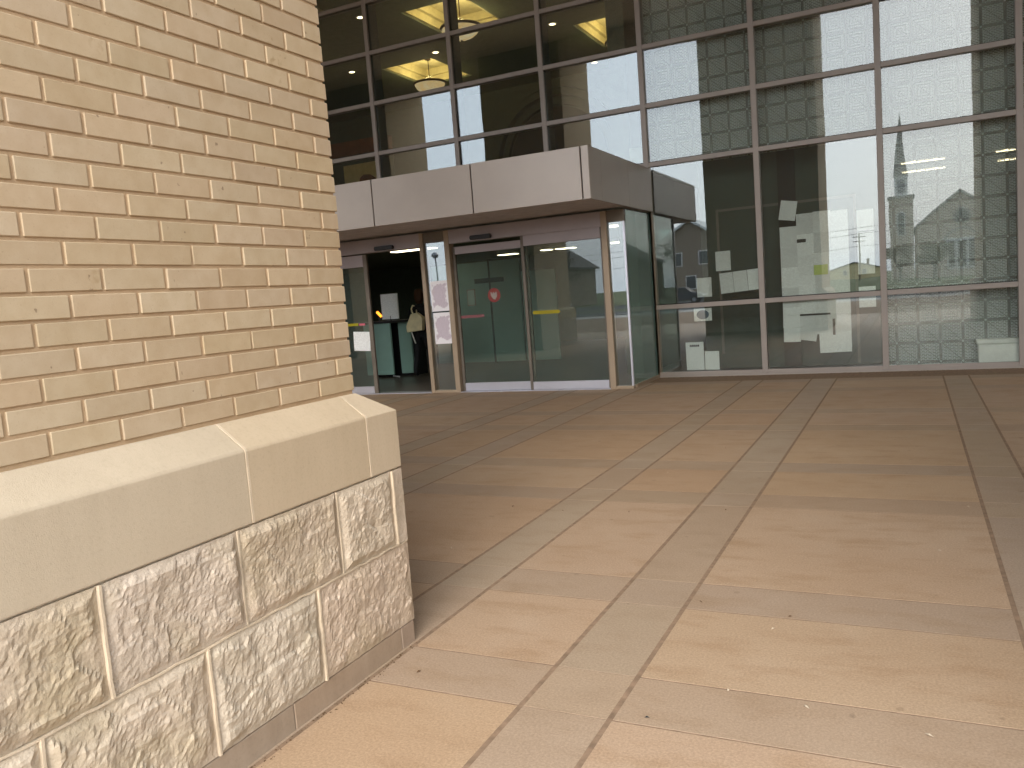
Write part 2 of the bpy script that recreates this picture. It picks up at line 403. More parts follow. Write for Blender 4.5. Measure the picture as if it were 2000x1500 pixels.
# ------------------------------------------------------------------ the brick pillar beside the camera
FX, FY = -2.097, 2.77          # brick faces
OX, OY = -1.977, 2.89          # stone base faces
BW, BH = .2266, .0735
Z0 = 1.118
pillar = thing('brick_pillar', 'buff brick pillar on a rough stone base filling the left of the view', 'pillar', 'portico pillars', (-3.59, 1.58, 0))
def P(name, me):                # child placed in world coordinates
    o = link(name, me, pillar); o.matrix_parent_inverse = Matrix.Translation((3.59, -1.58, 0)); return o
def PB(mb, name, mat, **k):
    o = mb.build(name, mat, None, **k); o.parent = pillar; o.matrix_parent_inverse = Matrix.Translation((3.59, -1.58, 0)); return o
PB(MB().box(-5.07, FX-.0055, .40, FY-.0055, 1.0, 8.84), 'mortar_core', 'mortar')
others = MB()
def rbox(mb, x0, x1, y0, y1, z0, z1): mb.box(x0, x1, y0, y1, z0, z1)
nb = 0
for k in range(110):
    z = Z0+BH*k
    if z+BH > 8.84: break
    half = (k % 2 == 1)
    # +X face, from the far corner towards the camera
    y1 = FY
    first = .1045 if half else .2195
    seq = [first]
    while sum(seq) < 2.38: seq.append(BW)
    yy = FY
    for i, L in enumerate(seq):
        ya, yb = max(yy-L+(.0 if i else 0), .39), yy
        yy -= L
        if yb-ya < .03: continue
        ln = yb-ya-.011
        c = ((FX-.025), (ya+yb)/2+(.0055 if i == 0 else 0), z+BH/2)
        if i == 0: ln = yb-ya-.0055
        if z < 2.86 and yb > .95 and nb < 285:
            o = P('brick', cbox_mesh(.05, ln, BH-.0105, .0022, 'brick')); nb += 1
            o.location = (c[0]+random.uniform(-.0014, .0014), c[1]+random.uniform(-.001, .001), c[2]+random.uniform(-.0007, .0007))
            o.rotation_euler = (random.uniform(-.004, .004), random.uniform(-.008, .008), random.uniform(-.004, .004))
        else:
            rbox(others, c[0]-.025, c[0]+.025+random.uniform(-.001, .001), c[1]-ln/2, c[1]+ln/2, z+.006, z+BH-.006)
    # the other three faces
    for (yf, s) in ((FY, 1), (.39, -1)):
        x = FX-.055-(.057 if half else .17)
        while x > -5.08+.1:
            a = max(x-BW+.0055, -5.07)
            others.box(a, x-.0055, yf-.05 if s > 0 else yf, yf if s > 0 else yf+.05, z+.006, z+BH-.006); x -= BW
    y = FY-.06-(.0 if half else .11)
    while y > .5:
        others.box(-5.08, -5.03, max(y-BW+.0055, .45), y-.0055, z+.006, z+BH-.006); y -= BW
tag(PB(others, 'bricks_beyond', 'brick'), kind='stuff')
# water table: sloped limestone ledge, its blocks and pale joints
def ledge_block(a, b):
    # a,b along Y on the +X side
    mb = MB(); pr = [(FX-.15, 1.109), (FX+.004, 1.109), (OX-.005, 1.027), (OX, 1.018), (OX, .777), (FX-.15, .777)]
    mb.prism(pr, a, b, 'y'); return mb
for a, b in ((.27, .99), (1.0, 1.9995), (2.0085, 2.6685)):
    PB(ledge_block(a, b), 'ledge_stone', 'limestone', bevel=.004, seg=2)
# corner block turns the corner (mitred slope)
mb = MB()
a = 2.6775
bot = .777
v = [(FX-.15, a, bot), (OX, a, bot), (OX, OY, bot), (FX-.15, OY, bot),
     (OX, a, 1.020), (OX, OY, 1.020), (FX-.15, OY, 1.020),
     (FX+.004, a, 1.109), (FX+.004, FY+.004, 1.109), (FX-.15, FY+.004, 1.109), (FX-.15, a, 1.109)]
mb.add(v, [(0, 3, 2, 1), (1, 2, 5, 4), (2, 3, 6, 5), (4, 5, 8, 7), (5, 6, 9, 8), (7, 8, 9, 10), (0, 1, 4, 7, 10), (3, 0, 10, 9, 6)])
PB(mb, 'ledge_stone', 'limestone', bevel=.004, seg=2)
# joints and the other sides of the ledge
pj = MB()
for yj in (.995, 2.004, 2.673):
    pr = [(FX-.1, 1.1095), (FX+.005, 1.1095), (OX-.004, 1.0285), (OX+.0012, 1.018), (OX+.0012, .778), (FX-.1, .778)]
    pj.prism(pr, yj-.0048, yj+.0048, 'y')
PB(pj, 'ledge_joint', 'pale_joint')
oth = MB()
pr = [(.39+.15, 1.109), (.39-.004, 1.109), (.275, 1.027), (.27, 1.018), (.27, .777), (.54, .777)]
oth.prism(pr, -5.2, OX-.16, 'x')
pr2 = [(FY-.15, 1.109), (FY+.004, 1.109), (OY-.005, 1.027), (OY, 1.018), (OY, .777), (FY-.15, .777)]
oth.prism(pr2, -5.2, FX-.155, 'x')
pr3 = [(-5.08+.15, 1.109), (-5.084, 1.109), (-5.195, 1.027), (-5.2, 1.018), (-5.2, .777), (-4.93, .777)]
oth.prism(pr3, .55, 2.6, 'y')
PB(oth, 'ledge_stone', 'limestone')
# rock-faced stones: pitched edges and a broken, displaced face
def rock(face, a, b, z0, z1, amp, seed, step=.0105, depth=.16, tone=None, name='rock_faced_stone'):
    """face '+x' at OX, '+y' at OY, '-x', '-y'; a..b along the wall"""
    nu = max(4, int((b-a)/step)); nv = max(4, int((z1-z0)/step)); vs = []; fs = []
    sd_ = Vector((seed*3.7, seed*1.9, seed*5.3))
    for j in range(nv+1):
        for i in range(nu+1):
            u = a+(b-a)*i/nu; z = z0+(z1-z0)*j/nv
            e = min(u-a, b-u, (z-z0)*1.0, (z1-z)*1.0)
            edge = min(1, max(0, e/.035)); edge = edge*edge*(3-2*edge)
            p = Vector((u, z, 0))
            n1 = noise.fractal(p*5+sd_, 1.0, 2.0, 3); n2 = noise.fractal(Vector((u*46+z*12, z*26, 0))+sd_, .75, 2.1, 5)
            rd = abs(noise.noise(Vector((u*9+z*3, z*5, 0))+sd_))
            d1_, c1_ = noise.voronoi(Vector((u*9+sd_.x, z*11+sd_.y, seed*.37)))
            g1 = noise.cell_vector(c1_[0]*7.3)
            fac = .006*(g1.z)+.010*((u*9+sd_.x-c1_[0].x)*g1.x+(z*11+sd_.y-c1_[0].y)*g1.y)
            d2_, c2_ = noise.voronoi(Vector((u*30+sd_.x, z*38+sd_.y, seed*.71)))
            g2 = noise.cell_vector(c2_[0]*5.1)
            fac += .0032*g2.z+.0045*((u*30+sd_.x-c2_[0].x)*g2.x+(z*38+sd_.y-c2_[0].y)*g2.y)
            d = .72*edge*fac+edge*(amp*(.6+.8*n1-.45*rd))+(.35+.65*edge)*.0028*n2
            jit = .004*noise.noise(Vector((z*18, u*18, seed)))
            uu = u+(jit if 0 < i < nu else jit*.8); zz = z+(.003*noise.noise(Vector((u*20, seed, z*20))) if 0 < j < nv else .003*noise.noise(Vector((u*22, seed, j))))
            vs.append((uu, d, zz))
    W_ = nu+1
    for j in range(nv):
        for i in range(nu): fs.append((j*W_+i, j*W_+i+1, (j+1)*W_+i+1, (j+1)*W_+i))
    ring = [i for i in range(W_)]+[j*W_+nu for j in range(1, nv+1)]+[nv*W_+i for i in range(nu-1, -1, -1)]+[j*W_ for j in range(nv-1, 0, -1)]
    o = len(vs)
    for q in ring: vs.append((vs[q][0], -depth, vs[q][2]))
    n = len(ring)
    for q in range(n): fs.append((ring[q], o+q, o+(q+1) % n, ring[(q+1) % n]))
    if face == '+x': T = lambda p: (OX-.004+p[1], p[0], p[2])
    elif face == '+y': T = lambda p: (p[0], OY-.004+p[1], p[2])
    elif face == '-y': T = lambda p: (p[0], .274-p[1], p[2])
    else: T = lambda p: (-5.196-p[1], p[0], p[2])
    mb = MB(); mb.add([T(p) for p in vs], fs)
    ob = PB(mb, name, 'rock_face')
    me = ob.data
    for pl in me.polygons: pl.use_smooth = False
    return ob
U0, U1, L0, L1 = .455, .770, .100, .446
sd_ = 1
for a, b in ((.27, .865), (.875, 1.411), (1.424, 1.925), (1.936, 2.438), (2.449, 2.806)):
    rock('+x', a, b, U0, U1, .012, sd_); sd_ += 1
rock('+y', -2.55, OX, U0, U1, .018, sd_, step=.0125, depth=.068); sd_ += 1          # its end shows at the corner
for a, b in ((.27, .66), (.67, 1.203), (1.215, 1.748), (1.761, 2.276)):
    rock('+x', a, b, L0, L1, .016, sd_); sd_ += 1
rock('+x', 2.289, OY-.002, L0, L1, .006, sd_); sd_ += 1
for fc, zz in (('+y', (L0, L1)), ('-y', (U0, U1)), ('-y', (L0, L1)), ('-x', (U0, U1)), ('-x', (L0, L1)), ('+y', (U0, U1))):
    lo, hi = (-5.19, -2.18) if fc[1] == 'y' else (.30, 2.86)
    if fc == '+y' and zz[0] == U0: hi = -2.56
    x = lo
    while x < hi-.1:
        b = min(hi, x+random.uniform(.45, .6)); b = hi if hi-b < .2 else b
        rock(fc, x, b-.012, zz[0], zz[1], .025, sd_, step=.035); sd_ += 1; x = b
PB(MB().box(-5.185, OX-.014, .285, OY-.014, .09, .777), 'joint_bed', 'pale_joint')
for a, b in ((.27, .9), (.905, 1.40), (1.405, 2.102), (2.106, 2.784), (2.788, OY-.006)):
    PB(MB().box(OX-.20, OX-.006, a, b, -.005, .094), 'plinth_stone', 'plinth_dirty', bevel=.003)
PB(MB().box(-5.19, OX-.21, .28, OY-.012, -.005, .09), 'plinth_stone', 'plinth_dirty')
# fine raised mortar in the rock-faced courses
mj = MB()
random.seed(11)
def mortar_line(pts, w, out):
    for (p, q) in zip(pts[:-1], pts[1:]):
        d = Vector((q[0]-p[0], q[1]-p[1])); n = Vector((-d.y, d.x)).normalized()*w
        a = OX-.03
        mj.add([(a, p[0]-n.x, p[1]-n.y), (a, q[0]-n.x, q[1]-n.y), (a, q[0]+n.x, q[1]+n.y), (a, p[0]+n.x, p[1]+n.y),
                (out, p[0]-n.x*.5, p[1]-n.y*.5), (out, q[0]-n.x*.5, q[1]-n.y*.5), (out, q[0]+n.x*.5, q[1]+n.y*.5), (out, p[0]+n.x*.5, p[1]+n.y*.5)],
               [(4, 5, 6, 7), (0, 1, 5, 4), (1, 2, 6, 5), (2, 3, 7, 6), (3, 0, 4, 7)])
def wob(a, b, n, amp): return [(a[0]+(b[0]-a[0])*i/n+random.uniform(-amp, amp), a[1]+(b[1]-a[1])*i/n+random.uniform(-amp, amp)) for i in range(n+1)]
mortar_line(wob((.3, .4505), (2.885, .4505), 60, .003), .006, OX+.001)
for y in (.87, 1.4175, 1.9305, 2.4435, 2.812): mortar_line(wob((y, .455), (y, .77), 6, .002), .0085 if y in (1.4175, 2.812) else .006, OX+(.006 if y in (1.4175, 2.812) else 0))
for y in (.665, 1.209, 1.7545, 2.2825): mortar_line(wob((y, .10), (y, .446), 6, .002), .0085, OX+.005)
PB(mj, 'raised_mortar', 'pale_joint')

# ------------------------------------------------------------------ other portico pillars, lintel, ceiling
PL = ['brick pillar farthest left in the reflections, behind the lamp lit hall', 'brick pillar mirrored in the glass above the canopy',
      None, 'brick pillar mirrored at the right edge of the patterned panes', 'brick pillar standing farthest right along the portico']
for i, (a, b) in enumerate(PIL):
    if i == 2: continue
    t = thing('brick_pillar', PL[i], 'pillar', 'portico pillars', ((a+b)/2, 1.58, 0))
    def K(mb, nm, mt):
        o = mb.build(nm, mt, t); o.matrix_parent_inverse = Matrix.Translation((-(a+b)/2, -1.58, 0))
    K(MB().box(a, b, .39, FY, 1.0, 8.84), 'brick_shaft', 'masonry_buff')
    lm = MB()
    c = [(a, .39), (b, .39), (b, FY), (a, FY)]; d = [(a-.12, .27), (b+.12, .27), (b+.12, OY), (a-.12, OY)]
    lm.add([(x, y, 1.109) for x, y in c]+[(x, y, 1.02) for x, y in d]+[(x, y, .77) for x, y in d],
           [(i_, (i_+1) % 4, (i_+1) % 4+4, i_+4) for i_ in range(4)]+[(i_+4, (i_+1) % 4+4, (i_+1) % 4+8, i_+8) for i_ in range(4)]+[(8, 9, 10, 11)])
    K(lm, 'ledge_stone', 'limestone')
    K(MB().box(a-.11, b+.11, .28, OY-.01, 0, .775), 'stone_base', 'rock_face')
struct('portico_beam', 'portico_paint', -21, 13, .39, FY, 8.85, 9.6)
struct('portico_lip', 'portico_paint', -21, 13, 2.60, FY, 8.08, 8.84)
struct('portico_ceiling', 'portico_paint', -21, 13, FY+.002, 13.05, 8.85, 9.6)
struct('portico_side_wall', 'masonry_buff', -21.4, -20.6, -.1, 32, -.2, 9.6)

# ------------------------------------------------------------------ glazed facade
GY = 13.0; BAY = 1.687; V4 = -3.72
def VX(k): return V4+BAY*(k-4)
ROW = [.03, 1.132, 3.386, 4.29, 5.186, 6.08, 6.975, 7.87, 8.75]
facade = thing('curtain_wall', 'tall glass wall in taupe metal frames behind the entrance canopy', 'glass wall', loc=(0, 13, 0))
def FB(mb, name, mat, **k):
    o = mb.build(name, mat, None, **k); o.parent = facade; o.matrix_parent_inverse = Matrix.Translation((0, -13, 0)); return o
KMIN, KMAX = -6, 12
for k in range(KMIN, KMAX+1):
    x = VX(k); zb = .03 if k >= 4 else 3.35
    FB(MB().box(x-.042, x+.042, GY-.055, GY-.012, zb, 8.75), 'mullion', 'taupe_metal', bevel=.004)
    FB(MB().box(x-.036, x+.036, GY+.012, GY+(.30 if k < 4 else .14), zb, 8.75), 'mullion_fin', 'board_dark' if k < 4 else 'taupe_metal')  # left fins take a dark colour for their back-lit shade
for k in range(KMIN, KMAX):
    x0, x1 = VX(k)+.042, VX(k+1)-.042
    for r in range(len(ROW)):
        z = ROW[r]
        if k < 4 and r < 2: continue
        hh = .036
        FB(MB().box(x0, x1, GY-.052, GY-.012, z-hh+(.028 if r == 0 else 0), z+hh+(.02 if r == 0 else 0)), 'transom', 'taupe_metal', bevel=.004)
        FB(MB().box(x0, x1, GY+.012, GY+.10, z-.03+(.02 if r == 0 else 0), z+.03), 'transom_back', 'taupe_metal')
        if r+1 < len(ROW):
            fr = (k >= 4 and r >= 2) or k >= 6
            o = FB(MB().box(x0-.02, x1+.02, GY-.006, GY+.006, ROW[r]+.02, ROW[r+1]-.02), 'glass_pane', 'glass_low' if fr else 'glass_clear')
            if fr: tag(FB(MB().box(x0-.04, x1+.04, GY+.20, GY+.206, ROW[r]-.03, ROW[r+1]+.029), 'lattice_screen', 'lattice'), label='pale square lattice screen behind the glass')
            FB(MB().box(x0, x1, GY-.0125, GY-.0065, z+hh+.001, z+hh+.012), 'gasket', 'dark_rubber')
FB(MB().box(VX(4)-.042, VX(KMAX), GY-.065, GY+.14, -.005, .028), 'sill', 'taupe_metal', bevel=.004)

# ------------------------------------------------------------------ entrance vestibule
DY = 11.62; HT = 2.62
vest = thing('entrance_vestibule', 'glazed entrance vestibule with taupe posts under the metal canopy', 'vestibule', loc=(-6.87, DY, 0))
def VB(mb, name, mat, **k):
    o = mb.build(name, mat, None, **k); o.parent = vest; o.matrix_parent_inverse = Matrix.Translation((6.87, -DY, 0)); return o
for (a, b) in ((-7.18, -7.11), (-6.715, -6.625), (-4.055, -3.965), (-9.80, -9.71)):
    VB(MB().box(a, b, DY-.055, DY+.10, 0, HT), 'post', 'post_metal', bevel=.004)
for (a, b) in ((-7.11, -6.715), (-3.965, -3.70), (-10.04, -9.80)):
    VB(MB().box(a, b, DY-.05, DY+.08, 0, .045), 'sill', 'post_metal', bevel=.004)
    VB(MB().box(a, b, DY-.03, DY+.05, 2.45, HT), 'transom', 'board_trim')
    VB(MB().box(a, b, DY-.006, DY+.006, .045, 2.45), 'sidelight_pane', 'glass_clear')
for (a, b) in ((-6.625, -4.055), (-9.71, -7.18)):
    VB(MB().box(a, b, DY-.05, DY+.12, 2.40, HT), 'header', 'header_metal', bevel=.004)
    VB(MB().box(a, b, DY-.06, DY+.18, -.005, .012), 'threshold', 'brushed_aluminium')
for xs in (-3.72, -10.02):
    VB(MB().box(xs-.006, xs+.006, DY+.01, GY-.06, .05, 2.62), 'side_pane', 'glass_teal')
    VB(MB().box(xs-.035, xs+.035, DY+.08, GY-.06, 0, .05), 'side_sill', 'post_metal')
    VB(MB().box(xs-.045, xs+.045, GY-.055, GY+.1, 0, 3.35), 'corner_post', 'post_metal', bevel=.004)
VB(MB().box(-3.728, -3.70, DY-.03, DY+.012, .045, 2.45), 'glass_edge', 'brushed_aluminium')

canopy = thing('entrance_canopy', 'boxy canopy of pale metal panels above the sliding doors', 'canopy', loc=(-6.87, 10.1, 2.65))
def CB(mb, name, mat, **k):
    o = mb.build(name, mat, None, **k); o.parent = canopy; o.matrix_parent_inverse = Matrix.Translation((6.87, -10.1, -2.65)); return o
CX1, CX0, CY, CZ0, CZ1 = -3.645, -10.10, 10.10, 2.648, 3.318
js = [-3.752, -5.353, -6.995, -8.63, -10.0]
CB(MB().box(CX0+.03, CX1-.03, CY+.03, GY-.06, CZ0+.02, CZ1-.012), 'core', 'dark_rubber')
for a, b in zip(js[1:], js[:-1]):
    CB(MB().box(a+.009, b-.009, CY, CY+.028, CZ0, CZ1), 'front_panel', 'canopy_panel', bevel=.003)
CB(MB().box(-3.743, CX1, CY, CY+.028, CZ0, CZ1), 'corner_trim', 'canopy_panel', bevel=.003)
CB(MB().box(CX0, -10.009, CY, CY+.028, CZ0, CZ1), 'corner_trim', 'canopy_panel', bevel=.003)
ys = [CY+.034, CY+.46, CY+1.64, GY-.06]
for a, b in zip(ys[:-1], ys[1:]):
    CB(MB().box(CX1-.028, CX1, a, b-.004, CZ0, CZ1), 'side_panel', 'canopy_panel', bevel=.003)
    CB(MB().box(CX0, CX0+.028, a, b-.004, CZ0, CZ1), 'side_panel', 'canopy_panel', bevel=.003)
CB(MB().box(CX0+.03, CX1-.03, CY+.03, GY-.06, CZ1-.01, CZ1-.002), 'top_sheet', 'canopy_panel')
sx = [-10.06, -8.63, -6.995, -5.353, -3.685]
for a, b in zip(sx[:-1], sx[1:]):
    CB(MB().box(a+.004, b-.004, CY+.034, DY-.06, CZ0+.006, CZ0+.018), 'soffit_panel', 'soffit_paint')
    CB(MB().box(a+.004, b-.004, DY-.055, GY-.07, CZ0+.004, CZ0+.018), 'soffit_panel', 'soffit_paint')

# sliding door leaves
def leaf(x0, x1, y, ztop, label, stile=(.045, .045), rail=.13, head=.12, hz=None):
    t = thing('sliding_door', label, 'door', 'sliding door leaves', ((x0+x1)/2, y, 0))
    iv = Matrix.Translation((-(x0+x1)/2, -y, 0))
    def B(name, mat, *a):
        o = MB().box(*a).build(name, mat, t, bevel=.003); o.matrix_parent_inverse = iv
    B('stile', 'board_trim', x0, x0+stile[0], y-.022, y+.022, .015, ztop)
    B('stile', 'board_trim', x1-stile[1], x1, y-.022, y+.022, .015, ztop)
    B('bottom_rail', 'brushed_aluminium', x0+stile[0], x1-stile[1], y-.024, y+.024, .015, .015+rail)
    B('top_rail', 'header_metal', x0+stile[0], x1-stile[1], y-.024, y+.024, ztop-head, ztop)
    B('door_pane', 'glass_door', x0+stile[0], x1-stile[1], y-.004, y+.004, .015+rail, ztop-head)
    return t
leaf(-6.618, -5.30, DY+.055, 2.345, 'closed sliding glass door with the round red sticker')
leaf(-5.375, -4.06, DY-.012, 2.405, 'fixed glass door leaf with the yellow strip beside the corner', (.05, .02), .125, .165)
leaf(-9.70, -8.26, DY-.012, 2.38, 'glass door leaf slid open beside the brick pillar, small notice on it', (.04, .075), .12, .2)
# overhead sensors
for (xc, lb) in ((-6.03, 'black motion sensor above the closed sliding doors'), (-7.85, 'black motion sensor above the open doorway')):
    o = tag(MB().prism([(xc-.17, 2.415), (xc+.17, 2.415), (xc+.185, 2.45), (xc+.17, 2.485), (xc-.17, 2.485), (xc-.185, 2.45)], DY-.115, DY-.051, 'y').build('door_sensor', 'black_plastic', bevel=.008, seg=2), lb, 'sensor', 'door sensors')
    l = MB().box(xc-.05, xc+.05, DY-.118, DY-.112, 2.43, 2.46).build('lens', 'black_plastic', o)

# ------------------------------------------------------------------ papers and stickers
def sheet(name, mat, x, z, wd, ht, y, label, cat='paper', group=None, rot=0, curl=.006):
    n = 6; mb = MB(); ph = random.uniform(0, 6)
    vs = []
    for j in range(n+1):
        for i in range(n+1):
            u = (i/n-.5); v_ = (j/n-.5)
            d = curl*(.5+.5*math.sin(u*4+v_*3+ph))+curl*1.2*max(0, abs(u)+abs(v_)-.75)
            vs.append((u*wd, d, v_*ht))
    fs = [(j*(n+1)+i, j*(n+1)+i+1, (j+1)*(n+1)+i+1, (j+1)*(n+1)+i) for j in range(n) for i in range(n)]
    o2 = len(vs); vs += [(a, b+.0008, c) for a, b, c in vs]; fs += [tuple(reversed([q+o2 for q in f])) for f in fs]
    b = [i for i in range(n+1)]+[j*(n+1)+n for j in range(1, n+1)]+[n*(n+1)+i for i in range(n-1, -1, -1)]+[j*(n+1) for j in range(n-1, 0, -1)]
    fs += [(b[i], b[(i+1) % len(b)], b[(i+1) % len(b)]+o2, b[i]+o2) for i in range(len(b))]
    mb.add(vs, fs); o = mb.build(name, mat); o.location = (x, y, z); o.rotation_euler = (0, rot, 0)
    return tag(o, label, cat, group)
PY = GY+.016
def pap(x0, x1, z0, z1, label, rot=0, mat='paper_white', group='papers taped inside the window', y=PY):
    return sheet('taped_paper', mat, (x0+x1)/2, (z0+z1)/2, x1-x0, z1-z0, y, label, 'paper', group, rot)
pap(-2.72, -2.49, 1.635, 1.935, 'single white sheet taped above the wide strip of papers')
pap(-3.03, -2.80, 1.25, 1.55, 'single white sheet taped at the left, above the cross bar')
for i, (a, b) in enumerate(((-2.665, -2.465), (-2.46, -2.25), (-2.245, -2.06))):
    pap(a, b, 1.285+.012*i, 1.60+.012*i, ['left sheet of the slanting strip of three papers', 'middle sheet of the slanting strip of three papers', 'right sheet of the slanting strip of three papers'][i], R(-3))
o = pap(-3.10, -2.82, .875, 1.075, 'landscape sheet with a round blue picture under the cross bar')
c = MB().lathe([(0, -.0005), (.07, -.0005), (.075, 0), (.07, .0005), (0, .0005)], n=20).build('printed_globe', 'ink_blue', o)
c.rotation_euler = (R(90), 0, 0); c.location = (0, -.003, 0); c.scale = (1.3, 1, 1)
o = pap(-3.26, -2.975, .10, .545, 'tall white notice with bold black heading low on the left')
for i, (a, b) in enumerate(((-.075, -.045), (-.04, -.012), (-.008, .02), (.024, .042), (.046, .075))):
    h_ = MB().box(a, b, -.004, -.0035, .148, .182).build('heading_mark', 'ink_black', o)
pap(-2.965, -2.74, .095, .39, 'white sheet low on the left beside the bold notice', R(1), y=PY+.014)
pap(-1.735, -1.50, 2.30, 2.585, 'loose curled sheet taped at the very top of the patchwork', R(10))
random.seed(5)
ORD = ['first', 'second', 'third', 'fourth', 'fifth', 'sixth', 'seventh', 'eighth']
cols = [(-1.745, -1.51, 2.20, .48), (-1.505, -1.275, 2.37, .62), (-1.27, -1.035, 2.38, .58), (-1.03, -.80, 2.365, .36)]
for ci, (a, b, zt, zb) in enumerate(cols):
    z = zt; k = 0
    while z > zb+.12:
        h_ = .30
        pap(a-.004, b+.004, max(z-h_, zb), z+.006, '%s sheet from the top in the %s column of the paper patchwork' % (ORD[k], ORD[ci]), R(random.uniform(-1.2, 1.2)), y=PY+.003+(.0055*((k+ci) % 2)))
        z -= h_; k += 1
pap(-1.50, -1.26, .49, .80, 'sheet hanging crooked under the black strip of the patchwork', R(10), y=PY+.001)
pap(-1.24, -.80, .30, .60, 'wide sheet at the bottom right of the patchwork', R(-1), y=PY+.002)
for i, z in enumerate((2.04, 1.72, 1.42, .94)):
    pap(-.68, -.455, z, z+.30, ['lone sheet at the top right beside the frame', 'second sheet down in the right column', 'third sheet down in the right column', 'lowest sheet in the right column'][i])
def mark(name, mat, x0, x1, z0, z1, label, cat, y=GY+.0085):
    return tag(bx(name, mat, None, x0, x1, y, y+.002, z0, z1), label, cat)
tag(bx('paper_strip', 'paper_lime', None, -1.285, -1.09, PY-.004, PY-.003, 1.46, 1.605), 'pale yellow note on the patchwork of papers', 'note')
tag(bx('paper_strip', 'ink_black', None, -1.508, -1.38, PY-.004, PY-.003, 1.955, 2.005), 'small dark green label near the top of the patchwork', 'label')
tag(bx('black_tape', 'ink_black', None, -1.505, -1.075, PY-.004, PY-.003, .865, .892), 'long black strip across the lower patchwork of papers', 'strip')
tag(bx('black_tape', 'ink_black', None, -1.05, -1.015, PY-.004, PY-.003, .56, .80), 'short upright dark strip low on the patchwork', 'strip')
# notices on the narrow sidelight
sheet('posted_notice', 'paper_pink', -6.90, 1.585, .325, .49, DY-.011, 'upper pinkish notice on the narrow pane between the doors', 'notice', 'notices between the doors', 0, .002)
sheet('posted_notice', 'paper_pink', -6.885, 1.06, .325, .51, DY-.011, 'lower pinkish notice on the narrow pane between the doors', 'notice', 'notices between the doors', 0, .002)
bx('notice_bar', 'ink_black', vest, -6.87+6.87-.2, -6.87+6.87+.16, -.012, -.008, 1.317, 1.335)
sheet('posted_notice', 'paper_white', -8.51, .92, .34, .33, DY-.03, 'small white notice on the opened door beside the brick pillar', 'notice', None, R(3))
ly = DY+.066
o = thing('round_sticker', 'round red sticker with white mark on the sliding door', 'sticker', loc=(-5.944, ly, 1.53))
d = MB().lathe([(0, -.001), (.11, -.001), (.112, 0), (.11, .001), (0, .001)], n=32).build('disc', 'sticker_red', o); d.rotation_euler = (R(90), 0, 0)
mk = MB()
mk.prism([(-.055, .005), (-.06, .05), (-.035, .045), (-.025, .02), (-.005, .06), (.012, .025), (.04, .06), (.055, .02), (.05, -.02), (.02, -.07), (-.01, -.065), (-.04, -.03)], -.0030, -.0016, 'y'); mk.build('white_emblem', 'sticker_white', o)
tag(bx('strip_sticker', 'sticker_pink', None, -6.575, -6.15, ly-.001, ly+.001, 1.195, 1.24), 'pink strip sticker on the door with the red round sticker', 'sticker')
tag(MB().prism([(-5.26, 1.21), (-5.24, 1.185), (-4.82, 1.18), (-4.795, 1.205), (-4.82, 1.235), (-5.24, 1.24)], DY-.0185, DY-.0168, 'y').build('strip_sticker', 'sticker_yellow'), 'yellow strip sticker on the fixed glass leaf near the corner', 'sticker')
tag(bx('strip_sticker', 'sticker_yellow', None, -8.80, -8.56, DY-.0185, DY-.0168, 1.19, 1.235), 'yellow strip sticker on the opened door beside the pillar', 'sticker')
tag(bx('strip_sticker', 'sticker_pink', None, -8.54, -8.42, DY-.0185, DY-.0168, 1.19, 1.225), 'pink strip sticker on the opened door beside the pillar', 'sticker')
o = thing('framed_notice', 'small red framed grey notice on the sliding door', 'notice', loc=(-6.356, ly, 1.52))
bx('frame', 'wood_trim', o, -.075, .075, -.002, .001, -.13, .13); bx('sheet', 'room_wall', o, -.065, .065, -.004, -.0025, -.118, .118)

# ------------------------------------------------------------------ interior: floors, walls, ceilings
struct('lobby_floor', 'lobby_floor', -20.6, 12, 13.0, 31, -.4, -.006)
struct('vestibule_floor', 'lobby_floor', -10.04, -3.72, 11.75, 13.0, -.3, .004)
struct('lobby_back_wall', 'lobby_wall', -20.6, 12, 24.0, 24.4, 0, 9)
struct('lobby_end_wall', 'lobby_wall', 12, 12.4, -.1, 24.4, 0, 9.6)
struct('upper_floor', 'lobby_ceiling', -20.6, -4.4, 13.35, 24.0, 2.78, 3.25)
struct('upper_floor', 'lobby_ceiling', -4.1, 12, 13.35, 24.0, 3.50, 3.75)
struct('upper_floor', 'lobby_ceiling', -10.0, -3.75, 11.75, 13.34, 2.79, 3.2)
struct('lobby_partition', 'lobby_wall', -4.4, -4.1, 13.45, 24.0, 0, 8.75)
struct('room_back_wall', 'room_wall', -4.09, 11.99, 21.0, 21.2, 0, 8.75)
struct('roof', 'portico_paint', -20.6, 12.4, 13.06, 24.4, 8.76, 9.6)
# coffered ceiling at 8.0
ZC = 8.0
cx0s = [-18.62+2.83*i for i in range(5)]; cw = 1.6
cys = [13.35, 16.4, 19.75]; cl = 2.25
ceil = tag(bpy.data.objects.new('hall_ceiling', None), kind='structure'); C.objects.link(ceil)
mb = MB()
xs = sorted([-20.6, -4.4]+cx0s+[x+cw for x in cx0s]); ysl = sorted([13.32, 24.0]+[c for c in cys if c > 13.4]+[c+cl for c in cys])
COF = [(a, c) for i, a in enumerate(cx0s) for j, c in enumerate(cys) if (i+j) % 2 == 0]
def incoffer(x, y): return any(a < x < a+cw and c < y < c+cl for a, c in COF)
for a, b in zip(xs[:-1], xs[1:]):
    for c, d in zip(ysl[:-1], ysl[1:]):
        if not incoffer((a+b)/2, (c+d)/2): mb.box(a, b, c, d, ZC, ZC+.22)
mb.build('beam_grid', 'lobby_ceiling', ceil)
